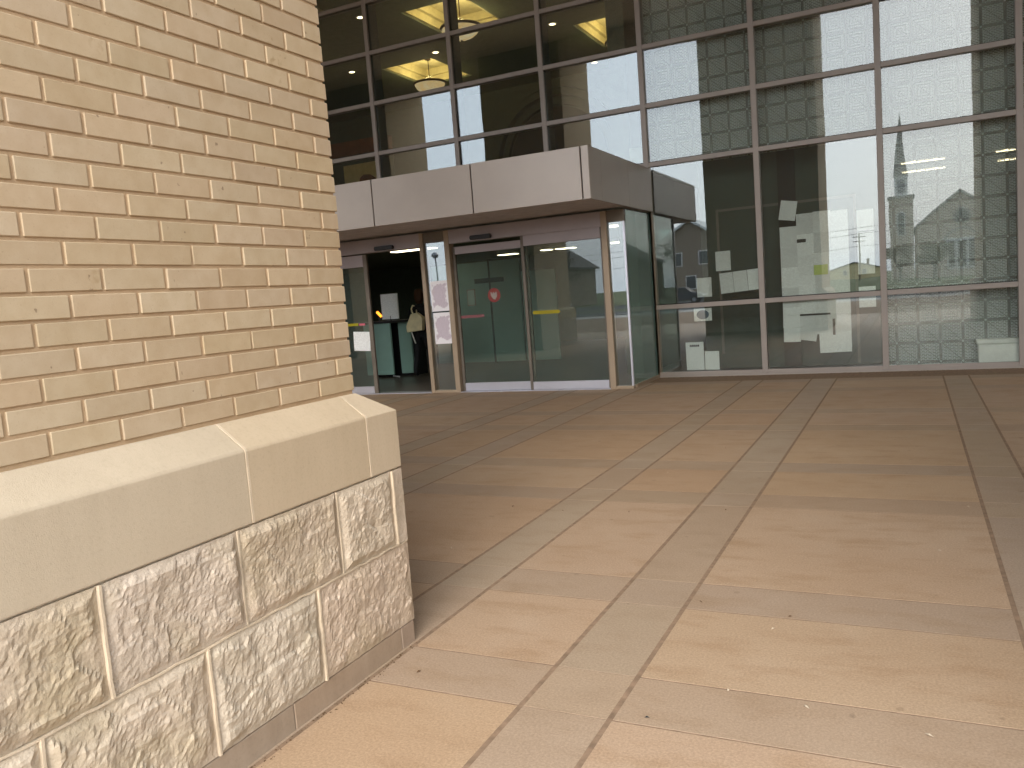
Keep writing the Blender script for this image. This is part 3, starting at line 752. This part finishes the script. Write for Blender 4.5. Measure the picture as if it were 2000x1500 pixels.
for a, c in COF:
    for _ in (0,):
        m2 = MB()
        m2.box(a+.001, a+cw-.001, c+.001, c+cl-.001, ZC+.40, ZC+.44)
        for t_, zz, dd in ((0, .0, .08), (1, .18, .17)):
            e = .001
            m2.box(a+e, a+dd, c+e, c+cl-e, ZC+zz+.03, ZC+.4-e); m2.box(a+cw-dd, a+cw-e, c+e, c+cl-e, ZC+zz+.03, ZC+.4-e)
            m2.box(a+dd, a+cw-dd, c+e, c+dd, ZC+zz+.03, ZC+.4-e); m2.box(a+dd, a+cw-dd, c+cl-dd, c+cl-e, ZC+zz+.03, ZC+.4-e)
        m2.build('coffer', 'coffer_paint', ceil)
# pendants in the coffers
def pendant(x, y, label):
    t = thing('pendant_lamp', label, 'lamp', 'alabaster bowl pendants', (x, y, 7.42))
    MB().lathe([(.02, .0), (.14, .02), (.28, .075), (.38, .15), (.43, .24), (.435, .27), (.42, .268), (.36, .16), (.2, .06), (.02, .02)], n=32).build('bowl', 'alabaster_glow', t, True)
    MB().lathe([(.42, .25), (.47, .255), (.48, .28), (.47, .305), (.42, .31)], n=32).build('rim', 'bronze', t, True)
    MB().tube((0, 0, .03), (0, 0, .95), .012).build('stem', 'bronze', t)
    MB().lathe([(0, .93), (.09, .93), (.07, .97), (0, .975)], n=16).build('ceiling_plate', 'bronze', t, True)
    MB().lathe([(0, -.03), (.03, -.02), (.02, .02), (0, .02)], n=12).build('finial', 'bronze', t, True)
    b = MB().lathe([(0, .12), (.10, .14), (.12, .22), (.06, .26), (0, .26)], n=12).build('bulb', 'lamp_glow', t, True)
    ld = bpy.data.lights.new('pendant_light', 'POINT'); ld.energy = 8; ld.color = (1, .77, .38); ld.shadow_soft_size = .12
    lo = bpy.data.objects.new('pendant_light', ld); C.objects.link(lo); lo.location = (x, y, 7.80)
pendant(-9.12, 17.3, 'glowing alabaster bowl pendant nearest the window, cut by the top mullions')
pendant(-12.15, 20.9, 'glowing alabaster bowl pendant seen whole above the canopy')
pendant(-6.4, 20.9, 'glowing alabaster bowl pendant in the coffer farthest right')
pendant(-14.9, 17.3, 'glowing alabaster bowl pendant hidden behind the brick pillar')
for i, (x, y) in enumerate(((-10.99, 16.06), (-13.72, 19.4), (-11.02, 19.39), (-7.67, 19.32), (-16.6, 19.4), (-8.0, 23.2), (-13.7, 22.9))):
    t = thing('downlight', ['bright round downlight at the top left of the hall ceiling', 'round downlight low beside the brick pillar edge', 'round downlight above the whole bowl pendant', 'round downlight right of the middle of the glass wall', 'round downlight at the far left of the hall', 'round downlight near the hall back wall, right', 'round downlight near the hall back wall, left'][i], 'downlight', 'hall ceiling downlights', (x, y, ZC))
    MB().lathe([(.075, -.012), (.105, -.012), (.11, -.001), (.075, -.001)], n=20).build('trim_ring', 'white_paint', t)
    MB().lathe([(0, -.006), (.074, -.006), (.074, -.002), (0, -.002)], n=20).build('lens', 'lamp_glow', t)
# upper hall: arched portal, wood rail, picture
arch = thing('arched_portal', 'dim arched portal at the back of the upper hall', 'arch', loc=(-9.0, 23.9, 3.25))
mb = MB(); pts = []
for r_, y0 in ((2.35, 23.72), (2.1, 23.62), (1.85, 23.80)):
    m3 = MB(); n = 28; prev = None
    for i in range(n+1):
        a = math.pi*i/n; q = (-9.6-r_*math.cos(a), 5.55+r_*math.sin(a)); qi = (-9.6-(r_-.2)*math.cos(a), 5.55+(r_-.2)*math.sin(a))
        if prev: m3.prism([prev[0], q, qi, prev[1]], y0, 23.99, 'y')
        prev = (q, qi)
    for s in (-1, 1):
        xa = -9.6+s*r_; xb_ = -9.6+s*(r_-.2); m3.box(min(xa, xb_), max(xa, xb_), y0, 23.99, 3.25, 5.55)
    o = m3.build('archivolt', 'lobby_wall', arch); o.matrix_parent_inverse = Matrix.Translation((9.0, -23.9, -3.25))
m3 = MB(); m3.box(-11.2, -8.0, 23.93, 23.985, 3.25, 5.55); n = 24
m3.prism([(-9.6-1.6*math.cos(math.pi*i/n), 5.55+1.6*math.sin(math.pi*i/n)) for i in range(n+1)], 23.93, 23.985, 'y')
o = m3.build('recess_shade_sheet', 'dark_rubber', arch); o.matrix_parent_inverse = Matrix.Translation((9.0, -23.9, -3.25))  # flat near-black sheet paints the shade inside the arch
t = thing('wall_picture', 'pale picture with a brown mound hung low behind the pillar edge', 'picture', loc=(-15.5, 21.98, 5.8))
bx('canvas', 'cream_plaster', t, -.7, .75, -.02, .02, -.45, .26)
MB().prism([(-.15, -.40), (-.1, -.2), (.05, -.1), (.3, -.12), (.5, -.25), (.6, -.40)], -.03, -.021, 'y').build('painted_mound', 'wood_trim', t)
t = thing('wood_bulkhead', 'reddish wood band above the pale picture in the hall', 'wood panel', loc=(-15.8, 22.0, 6.5))
bx('board', 'wood_trim', t, -2.2, 1.3, -.04, .3, -.14, .30); bx('backing', 'lobby_wall', t, -2.2, 1.3, .05, .3, -3.2, -.14)
# low lobby lights
def strip(x0, x1, y, z, wd, label):
    t = thing('ceiling_strip_light', label, 'light', 'ceiling strip lights', ((x0+x1)/2, y, z))
    h = (x1-x0)/2
    bx('housing', 'white_paint', t, -h-.03, h+.03, -wd/2-.02, wd/2+.02, .004, .08); bx('tube_panel', 'tube_glow' if z < 3 else 'tube_bright', t, -h, h, -wd/2, wd/2, -.012, .003)
strip(-8.28, -7.88, 13.62, 2.70, .22, 'strip light seen at the top of the narrow pane')
strip(-10.47, -9.4, 15.77, 2.70, .26, 'strip light glowing through the open doorway')
strip(-10.4, -9.88, 21.0, 2.70, .3, 'strip light above the closed door with the red sticker')
strip(-9.0, -8.75, 20.8, 2.70, .3, 'short strip light over the right door leaf, left one')
strip(-8.62, -8.12, 20.95, 2.70, .3, 'strip light over the right door leaf, right one')
strip(-5.27, -5.03, 15.4, 2.70, .3, 'upper strip light in the pane beside the corner post')
strip(-7.07, -6.77, 20.7, 2.70, .35, 'lower strip light in the pane beside the corner post')
strip(-.10, .57, 16.2, 3.28, .14, 'nearer of the two long lights over the patterned pane')
strip(-.10, .63, 17.9, 3.30, .14, 'farther of the two long lights over the patterned pane')
strip(1.33, 2.1, 16.2, 3.28, .14, 'nearer of the two lights at the right edge')
strip(1.5, 2.2, 17.9, 3.30, .14, 'farther of the two lights at the right edge')
# dark notice board behind the lower panes
t = thing('display_board', 'tall dark green board with thin frame behind the taped papers', 'board', loc=(-1.9, 13.55, 0))
bx('panel', 'board_dark', t, -1.15, 1.50, .0, .05, .06, 3.40)
for a in ((-.89, -.85, .3, 2.62), (1.15, 1.19, .08, 2.62)): bx('frame_strip', 'board_trim', t, a[0], a[1], -.012, -.001, a[2], a[3])
bx('frame_strip', 'board_trim', t, -.85, 1.15, -.012, -.001, 2.58, 2.62)
bx('column_strip', 'dark_rubber', t, .08, .34, -.02, -.002, .06, 3.40)
t = thing('storage_box', 'pale green white box low behind the patterned pane', 'box', loc=(1.08, 13.10, 0))
bx('tub', 'carton_white', t, -.26, .26, -.07, .07, .03, .33, .01); bx('lid', 'carton_white', t, -.28, .28, -.08, .08, .333, .40, .01)
# reception counter, stand, person
t = thing('reception_counter', 'teal fronted counter standing inside the open doorway', 'counter', loc=(-9.85, 14.6, 0))
for (x0, x1, dy) in ((-.62, .06, 0), (.11, .42, .22)):
    bx('front_panel', 'screen_teal', t, x0, x1, -.25+dy, -.20+dy, .06, 1.14, .006)
bx('carcass', 'dark_rubber', t, -.60, .40, .10, .55, 0, 1.12); bx('worktop', 'black_plastic', t, -.66, .46, -.27, .6, 1.15, 1.19)
MB().tube((.05, -.25, .03), (.30, -.42, .03), .018).build('foot_rail', 'brushed_aluminium', t)
t = thing('poster_stand', 'white printed poster on a stand behind the counter', 'poster', loc=(-9.88, 14.55, 1.19))
sh = MB().box(-.21, .21, -.012, .012, .03, .56).build('poster', 'paper_white', t); MB().tube((0, 0, 0), (0, 0, .1), .015).build('stem', 'dark_rubber', t)
t = thing('warning_light', 'small glowing orange light on the counter', 'light', loc=(-10.17, 14.55, 1.19))
MB().tube((-.05, 0, .20), (.05, 0, .10), .028, n=12).build('lens', 'orange_glow', t); MB().tube((0, 0, 0), (0, 0, .12), .02).build('base', 'black_plastic', t)
t = thing('teal_partition', 'teal glass partition standing in the lobby behind the closed doors', 'partition', loc=(-8.5, 17.0, 0))
for a, b, top in ((-1.75, -.24, 2.35), (-.20, .55, 2.35), (.59, 1.42, 2.05)):
    bx('panel', 'screen_teal', t, a, b, -.03, .03, .03, top, .005)
bx('seam_post', 'dark_rubber', t, -.24, -.20, -.04, .04, .0, 2.4)
bx('hung_sign', 'ink_black', t, -.60, .15, -.06, -.04, 1.86, 1.97)

def person():
    x, y = -9.02, 14.35
    t = thing('person', 'person in dark clothes carrying a cream bag, walking into the lobby', 'person', loc=(x, y, 0))
    J = [((0, 0, .93), (.15, .115)), ((0, 0, 1.08), (.135, .10)), ((0, .01, 1.25), (.16, .11)), ((0, 0, 1.40), (.15, .09)), ((0, 0, 1.47), (.055, .055)), ((0, .01, 1.52), (.05, .05)),
         ((.09, 0, .88), (.10, .10)), ((.10, .10, .50), (.065, .07)), ((.10, .06, .09), (.045, .05)), ((.11, .20, .045), (.042, .035)),
         ((-.09, 0, .88), (.10, .10)), ((-.10, -.06, .50), (.065, .07)), ((-.10, -.22, .12), (.045, .05)), ((-.11, -.10, .05), (.042, .035)),
         ((.19, 0, 1.40), (.06, .06)), ((.24, -.04, 1.12), (.045, .045)), ((.25, .06, .90), (.035, .035)), ((.25, .09, .82), (.03, .04)),
         ((-.19, 0, 1.40), (.06, .06)), ((-.25, -.05, 1.14), (.045, .045)), ((-.22, .14, 1.02), (.035, .035)), ((-.20, .20, 1.0), (.03, .04)),
         ((0, .015, 1.60), (.075, .09)), ((0, .01, 1.70), (.065, .08))]
    E = [(0, 1), (1, 2), (2, 3), (3, 4), (4, 5), (5, 22), (22, 23), (0, 6), (6, 7), (7, 8), (8, 9), (0, 10), (10, 11), (11, 12), (12, 13), (3, 14), (14, 15), (15, 16), (16, 17), (3, 18), (18, 19), (19, 20), (20, 21)]
    me = bpy.data.meshes.new('body'); me.from_pydata([j[0] for j in J], E, [])
    o = link('body', me, t); me.materials.append(M['dark_cloth'])
    sk = o.modifiers.new('skin', 'SKIN'); ss = o.modifiers.new('sub', 'SUBSURF'); ss.levels = ss.render_levels = 1
    for i, j in enumerate(J): me.skin_vertices[0].data[i].radius = j[1]
    me.skin_vertices[0].data[0].use_root = True
    MB().lathe([(0, .20), (.06, .195), (.095, .14), (.10, .06), (.09, -.04), (.06, -.10), (0, -.11)], n=16, cz=1.60).build('hair', 'hair_brown', t, True)
    for s, (hx, hy, hz) in ((1, (.25, .10, .80)), (-1, (-.20, .21, .99))):
        h = MB().box(hx-.02, hx+.02, hy-.035, hy+.04, hz-.07, hz+.02)
        for f in range(4): h.tube((hx, hy-.03+.022*f, hz-.06), (hx-.012*s, hy-.026+.022*f, hz-.125-.012*(f in (1, 2))), .009, .007, 6)
        h.tube((hx, hy+.03, hz-.01), (hx-.01*s, hy+.06, hz-.065), .010, .008, 6); h.build('hand', 'skin', t)
    b = thing('tote_bag', 'cream tote bag hanging from the shoulder of the person', 'bag', loc=(x+.02, y-.22, 0))
    MB().prism([(-.20, .93), (.16, .96), (.19, 1.22), (.06, 1.32), (-.08, 1.30), (-.21, 1.06)], -.06, .06, 'y').build('bag_body', 'tote_canvas', b, bevel=.02, seg=2)
    st = MB(); pts = [(-.05, .0, 1.28), (-.11, .04, 1.40), (-.13, .13, 1.47), (-.10, .22, 1.44), (.0, .05, 1.30)]
    for p, q in zip(pts[:-1], pts[1:]): st.tube(p, q, .014)
    st.build('strap', 'tote_canvas', b)
    st = MB().tube((-.13, 0, .95), (-.05, 0, .70), .012).build('hanging_strap', 'white_paint', b)
person()

# ------------------------------------------------------------------ across the street: what the glass mirrors
S = 1.25; CYF = -119.0
def sx_(x): return x*S
def sz_(z): return (z-1.45)*S+1.45
ch = thing('stone_church', 'stone church with steeple and round gable window mirrored in the patterned pane', 'church', loc=(5, CYF, -.16))
def HB(mb, name, mat, par=None, base=None):
    o = mb.build(name, mat, None); o.parent = par or ch; bl = base or (5, CYF, -.16)
    o.matrix_parent_inverse = Matrix.Translation((-bl[0], -bl[1], -bl[2])); return o
ax, az_ = 7.1, 12.5
HB(MB().prism([(.9, -.16), (13.3, -.16), (13.3, 7.6), (ax, az_), (.9, 7.6)], CYF-26, CYF, 'y'), 'nave_wall', 'masonry_church')
HB(MB().prism([(.5, 7.35), (ax, az_+.1), (13.7, 7.35), (13.7, 7.7), (ax, az_+.55), (.5, 7.7)], CYF-26.2, CYF-.3, 'y'), 'roof', 'roof_shingle')
HB(MB().prism([(.7, 7.4), (ax, az_+.05), (13.5, 7.4), (13.5, 7.85), (ax, az_+.55), (.7, 7.85)], CYF-.28, CYF+.2, 'y'), 'gable_coping', 'concrete_walk')
HB(MB().box(-2.74, .65, CYF-3.4, CYF+.4, -.16, 12.4), 'tower', 'masonry_church')
HB(MB().box(-2.95, .86, CYF-3.6, CYF+.6, 12.4, 12.8), 'tower_cornice', 'concrete_walk')
HB(MB().box(-1.95, -.12, CYF-2.5, CYF-.6, 12.8, 16.0), 'belfry', 'white_paint')
HB(MB().box(-1.55, -.52, CYF-.62, CYF-.55, 13.3, 15.4), 'louvre', 'steel_grey')
HB(MB().add([(-2.05, CYF-2.6, 16), (-.02, CYF-2.6, 16), (-.02, CYF-.5, 16), (-2.05, CYF-.5, 16), (-1.03, CYF-1.55, 26)], [(0, 1, 4), (1, 2, 4), (2, 3, 4), (3, 0, 4), (3, 2, 1, 0)]), 'spire', 'concrete_walk')
def archwin(x0, x1, z0, z1, y, nm, mat):
    n = 12; r_ = (x1-x0)/2; c = (x0+x1)/2
    HB(MB().prism([(x0, z0), (x1, z0)]+[(c+r_*math.cos(math.pi*i/n), z1-r_+r_*math.sin(math.pi*i/n)) for i in range(n+1)], y, y+.08, 'y'), nm, mat)
archwin(-1.75, -.5, 6.7, 10.3, CYF+.42, 'window_surround', 'white_paint'); archwin(-1.55, -.7, 6.9, 10.1, CYF+.51, 'window', 'dark_window')
def disc(cx, cz, r_, y, nm, mat):
    HB(MB().prism([(cx+r_*math.cos(2*math.pi*i/24), cz+r_*math.sin(2*math.pi*i/24)) for i in range(24)], y, y+.1, 'y'), nm, mat)
disc(7.2, 8.95, 1.3, CYF+.02, 'window_surround', 'concrete_walk'); disc(7.2, 8.95, .95, CYF+.13, 'round_window', 'dark_window')
archwin(4.6, 9.6, 4.2, 7.2, CYF+.02, 'window_hood', 'concrete_walk'); archwin(5.0, 9.2, 4.4, 6.8, CYF+.11, 'window_hood', 'masonry_church')
HB(MB().box(5.0, 9.2, CYF+.02, CYF+.2, .9, 5.6), 'window_surround', 'white_paint')
for a, b in ((5.25, 6.1), (6.55, 7.75), (8.15, 8.95)): HB(MB().box(a, b, CYF+.21, CYF+.26, 1.2, 5.2), 'window', 'dark_window')

def house(cx, cyf, wd, dp, eave, ridge, wall, roof, label, wins):
    t = thing('brick_house', label, 'house', 'houses across the street', (cx, cyf, -.16))
    def B(mb, nm, mt): return HB(mb, nm, mt, t, (cx, cyf, -.16))
    B(MB().prism([(cx-wd/2, -.16), (cx+wd/2, -.16), (cx+wd/2, eave), (cx, ridge), (cx-wd/2, eave)], cyf-dp, cyf, 'y'), 'wall', wall)
    for s in (-1, 1):
        B(MB().prism([(cx, ridge), (cx+s*(wd/2+.5), eave-.4), (cx+s*(wd/2+.5), eave-.15), (cx, ridge+.3)], cyf-dp-.3, cyf+.4, 'y'), 'roof', roof)
    for (wx, wz) in wins:
        o = B(MB().box(cx+wx-.6, cx+wx+.6, cyf+.01, cyf+.09, wz, wz+1.5), 'window', 'white_paint')
        B(MB().box(cx+wx-.5, cx+wx+.5, cyf+.1, cyf+.13, wz+.1, wz+1.4), 'pane', 'dark_window')
    B(MB().box(cx+wd*.2, cx+wd*.2+.8, cyf-dp*.5, cyf-dp*.5+.8, eave, ridge+1.0), 'chimney', 'masonry_red')
house(-21.5, -64, 9, 9, 5.4, 8.4, 'masonry_red', 'roof_pale', 'brick house with pale roof mirrored beside the canopy', ((-2.6, 1), (0, 1), (2.6, 1), (-1.5, 3.6), (1.5, 3.6)))
house(-44, -72, 12, 10, 5.0, 8.6, 'masonry_red', 'roof_shingle', 'dark roofed brick house standing farther left across the lot', ((-3, 1), (0, 1), (3, 1), (0, 3.6)))
house(-14.5, -235, 14, 9, 2.6, 4.4, 'cream_plaster', 'roof_shingle', 'cream house mirrored behind the utility pole', ((-2.5, 1), (2.5, 1)))
house(34, -90, 14, 10, 5.6, 9.2, 'masonry_red', 'roof_shingle', 'brick house standing right of the church', ((-4, 1), (0, 1), (4, 1), (-2, 3.8), (2, 3.8)))
# utility pole with cross arms and wires
t = thing('utility_pole', 'wooden utility pole with cross arms by the street', 'pole', loc=(-9.6, -165, -.16))
MB().tube((0, 0, 0), (0, 0, 9.6), .16, .11, 10).build('pole', 'pole_wood', t)
for z in (8.9, 8.0): MB().box(-1.2, 1.2, -.06, .06, z-.07, z+.07).build('cross_arm', 'pole_wood', t)
for x in (-1.05, -.4, .4, 1.05): MB().tube((x, 0, 8.97), (x, 0, 9.2), .05, .03).build('insulator', 'steel_grey', t)
for i, z in enumerate((9.2, 8.2, 6.2)):
    wm = MB(); pv = None
    for k in range(25):
        x = -60+k*5; q = (x, -124+.2*i, z-.16-1.0*(1-((x % 40)/20-1)**2)*.6)
        if pv: wm.tube(pv, q, .035, n=5)
        pv = q
    tag(wm.build('overhead_wire', 'dark_rubber'), ['highest overhead wire running along the street', 'middle overhead wire running along the street', 'lowest overhead wire running along the street'][i], 'wire', 'overhead wires')
t = thing('street_lamp', 'slender street lamp mirrored in the narrow pane between the doors', 'lamp post', loc=(-35.5, -36.9+.5, -.16))
MB().tube((0, 0, 0), (0, 0, 5.6), .08, .06).build('post', 'steel_grey', t); MB().lathe([(0, .45), (.18, .42), (.3, .2), (.2, 0), (0, -.02)], n=14, cz=5.5).build('lantern', 'steel_grey', t, True)
# trees: trunk, limbs, many leaf-sized faces
def leafmat(name, a, b):
    N = NT(name); N.bsdf(N.mix(N.noise(N.pos(), 1.2), a, b), .7); M[name] = N.m
leafmat('leaves_green', (.045, .06, .02), (.10, .11, .04)); leafmat('leaves_brown', (.09, .06, .03), (.14, .10, .05))
def tree(x, y, h, cr, mat, label, nleaf=2600):
    rnd = random.Random(int(x*13+y*7)); t = thing('tree', label, 'tree', 'trees across the street', (x, y, -.16))
    tr = MB(); tr.tube((0, 0, 0), (.1, 0, h*.45), .22, .14, 8)
    lf = MB(); tips = []
    for i in range(11):
        a = rnd.uniform(0, 6.28); l = rnd.uniform(.6, 1)*cr; p = (.1*rnd.random(), 0, h*rnd.uniform(.3, .5)); q = (l*math.cos(a)*.8, l*math.sin(a)*.8, h*rnd.uniform(.55, .95))
        tr.tube(p, q, .09, .025, 6); tips.append(q)
        for k in range(3):
            q2 = (q[0]+rnd.uniform(-1, 1)*cr*.35, q[1]+rnd.uniform(-1, 1)*cr*.35, q[2]+rnd.uniform(-.1, .2)*h*.4); tr.tube(q, q2, .03, .01, 4); tips.append(q2)
    for i in range(nleaf):
        c = rnd.choice(tips); p = Vector((c[0]+rnd.gauss(0, cr*.16), c[1]+rnd.gauss(0, cr*.16), c[2]+rnd.gauss(0, cr*.16)))
        d = Vector((rnd.uniform(-1, 1), rnd.uniform(-1, 1), rnd.uniform(-1, 1))).normalized(); e = d.orthogonal().normalized()*rnd.uniform(.08, .16); g = d.cross(e)
        lf.add([p-e, p+g*.6, p+e, p-g*.6], [(0, 1, 2, 3)])
    tr.build('trunk', 'trunk_bark', t); lf.build('crown', mat, t)
TREES = [(-41, -58, 5.5, 2.4, 'leaves_green', 'green tree left of the pale roofed house'), (-15.2, -70, 7, 2.8, 'leaves_brown', 'brownish tree right of the pale roofed house'),
         (-1.2, -88, 4.2, 1.6, 'leaves_brown', 'small brownish tree before the church tower'), (2.9, -96, 4.6, 1.8, 'leaves_green', 'small green tree beside the church window'), (-52, -80, 8, 3.4, 'leaves_brown', 'tall brownish tree beside the dark roofed house'),
         (-37, -66, 6, 2.6, 'leaves_brown', 'brownish tree between the two brick houses'), (20, -84, 8, 3.2, 'leaves_green', 'green tree right of the church')]
for a in TREES: tree(*a)
# parked cars
def car(x, y, col, label, rz=0):
    plain('car_paint_'+label.split()[0], col, .25, .2, .6, .03)
    pm = 'car_paint_'+label.split()[0]
    t = thing('parked_car', label, 'car', 'cars parked across the street', (x, y, -.14)); t.rotation_euler = (0, 0, rz)
    MB().prism([(-2.15, .32), (-2.2, .6), (-2.1, .88), (-1.5, .96), (-.9, 1.42), (.55, 1.46), (1.15, .98), (1.95, .86), (2.2, .62), (2.15, .32)], -.85, .85, 'y').build('body', pm, t, bevel=.05, seg=2)
    for s in (-1, 1):
        MB().prism([(-1.3, .97), (-.85, 1.36), (-.1, 1.38), (-.1, .97)], s*.851-.004, s*.851+.004, 'y').build('window', 'dark_window', t)
        MB().prism([(-.02, .97), (-.02, 1.38), (.5, 1.38), (.98, .99)], s*.851-.004, s*.851+.004, 'y').build('window', 'dark_window', t)
        for wx in (-1.35, 1.35):
            o = MB().tube((wx, s*.70, .32), (wx, s*.875, .32), .32, n=20).build('wheel', 'tyre', t)
            MB().tube((wx, s*.86, .32), (wx, s*.882, .32), .19, n=14).build('rim', 'steel_grey', o)
        MB().box(2.10, 2.2, s*.72-.14, s*.72+.14, .62, .74).build('headlight', 'white_paint', t); MB().box(-2.2, -2.11, s*.72-.12, s*.72+.12, .66, .80).build('tail_light', 'sticker_red', t)
car(-40.5, -47.5, (.55, .55, .56), 'silver car parked in the lot across the street', R(4))
car(-30.5, -47.3, (.6, .6, .6), 'white car parked at the left of the lot', R(2))
car(-18.6, -47.6, (.03, .035, .05), 'dark blue car parked at the right of the lot', R(-3))
# crumbs of leaf and grit blown against the sill
random.seed(31); gm = MB()
for i in range(260):
    x = random.uniform(-3.6, 3.0); y = 12.93-abs(random.gauss(0, .05)); l = random.uniform(.004, .018); a_ = random.uniform(0, 3); ca, sa = math.cos(a_)*l, math.sin(a_)*l
    gm.add([(x-ca, y-sa, .001), (x+sa*.4, y-ca*.4, .003), (x+ca, y+sa, .002), (x-sa*.4, y+ca*.4, .005)], [(0, 1, 2), (0, 2, 3), (0, 3, 1), (1, 3, 2)])
for i in range(160):
    y = random.uniform(1.2, 2.9); x = OX+.01+abs(random.gauss(0, .015)); l = random.uniform(.002, .007); a_ = random.uniform(0, 3); ca, sa = math.cos(a_)*l, math.sin(a_)*l
    gm.add([(x-ca, y-sa, .001), (x+sa*.4, y-ca*.4, .002), (x+ca, y+sa, .001), (x-sa*.4, y+ca*.4, .004)], [(0, 1, 2), (0, 2, 3), (0, 3, 1), (1, 3, 2)])
tag(gm.build('leaf_grit', 'leaf_brown'), 'crumbs of leaf and grit along the wall bases', 'grit', kind='stuff')
# small litter on the paving
random.seed(21)
LIT = [(-1.70, 5.05, 'leaf_brown'), (-2.15, 5.0, 'leaf_brown'), (-2.55, 5.05, 'leaf_brown'), (-1.5, 7.2, 'leaf_brown'), (-.9, 3.62, 'leaf_brown'), (-.84, 2.55, 'ink_black'), (.02, 2.71, 'litter_pale'), (-.55, 3.40, 'litter_pale'), (.1, 4.6, 'litter_pale'), (.28, 5.5, 'litter_pale'), (-.62, 2.82, 'litter_pale'), (-1.1, 5.2, 'leaf_brown'), (.45, 4.1, 'litter_pale'), (-.5, 3.55, 'leaf_brown'), (-.35, 2.78, 'litter_pale'), (-2.5, 4.1, 'litter_pale'), (-1.75, 6.2, 'litter_pale'), (.15, 11.9, 'leaf_brown'), (-.9, 12.3, 'leaf_brown'), (-1.8, 2.62, 'leaf_brown')]
for i, (x, y, m_) in enumerate(LIT):
    l = random.uniform(.008, .016); wd = l*random.uniform(.25, .5)
    mb = MB(); mb.add([(-l, 0, .002), (0, -wd, .004), (l, 0, .003), (0, wd, .006), (0, 0, .009)], [(0, 1, 4), (1, 2, 4), (2, 3, 4), (3, 0, 4), (3, 2, 1, 0)])
    o = mb.build('litter_scrap', m_); o.location = (x, y, .0); o.rotation_euler = (0, 0, random.uniform(0, 3))
    tag(o, {'leaf_brown': 'tiny brown leaf scrap lying on the paving', 'litter_pale': 'tiny pale paper scrap lying on the paving', 'ink_black': 'tiny dark scrap on the grey band nearest the camera'}[m_], 'litter', 'scraps on the paving')
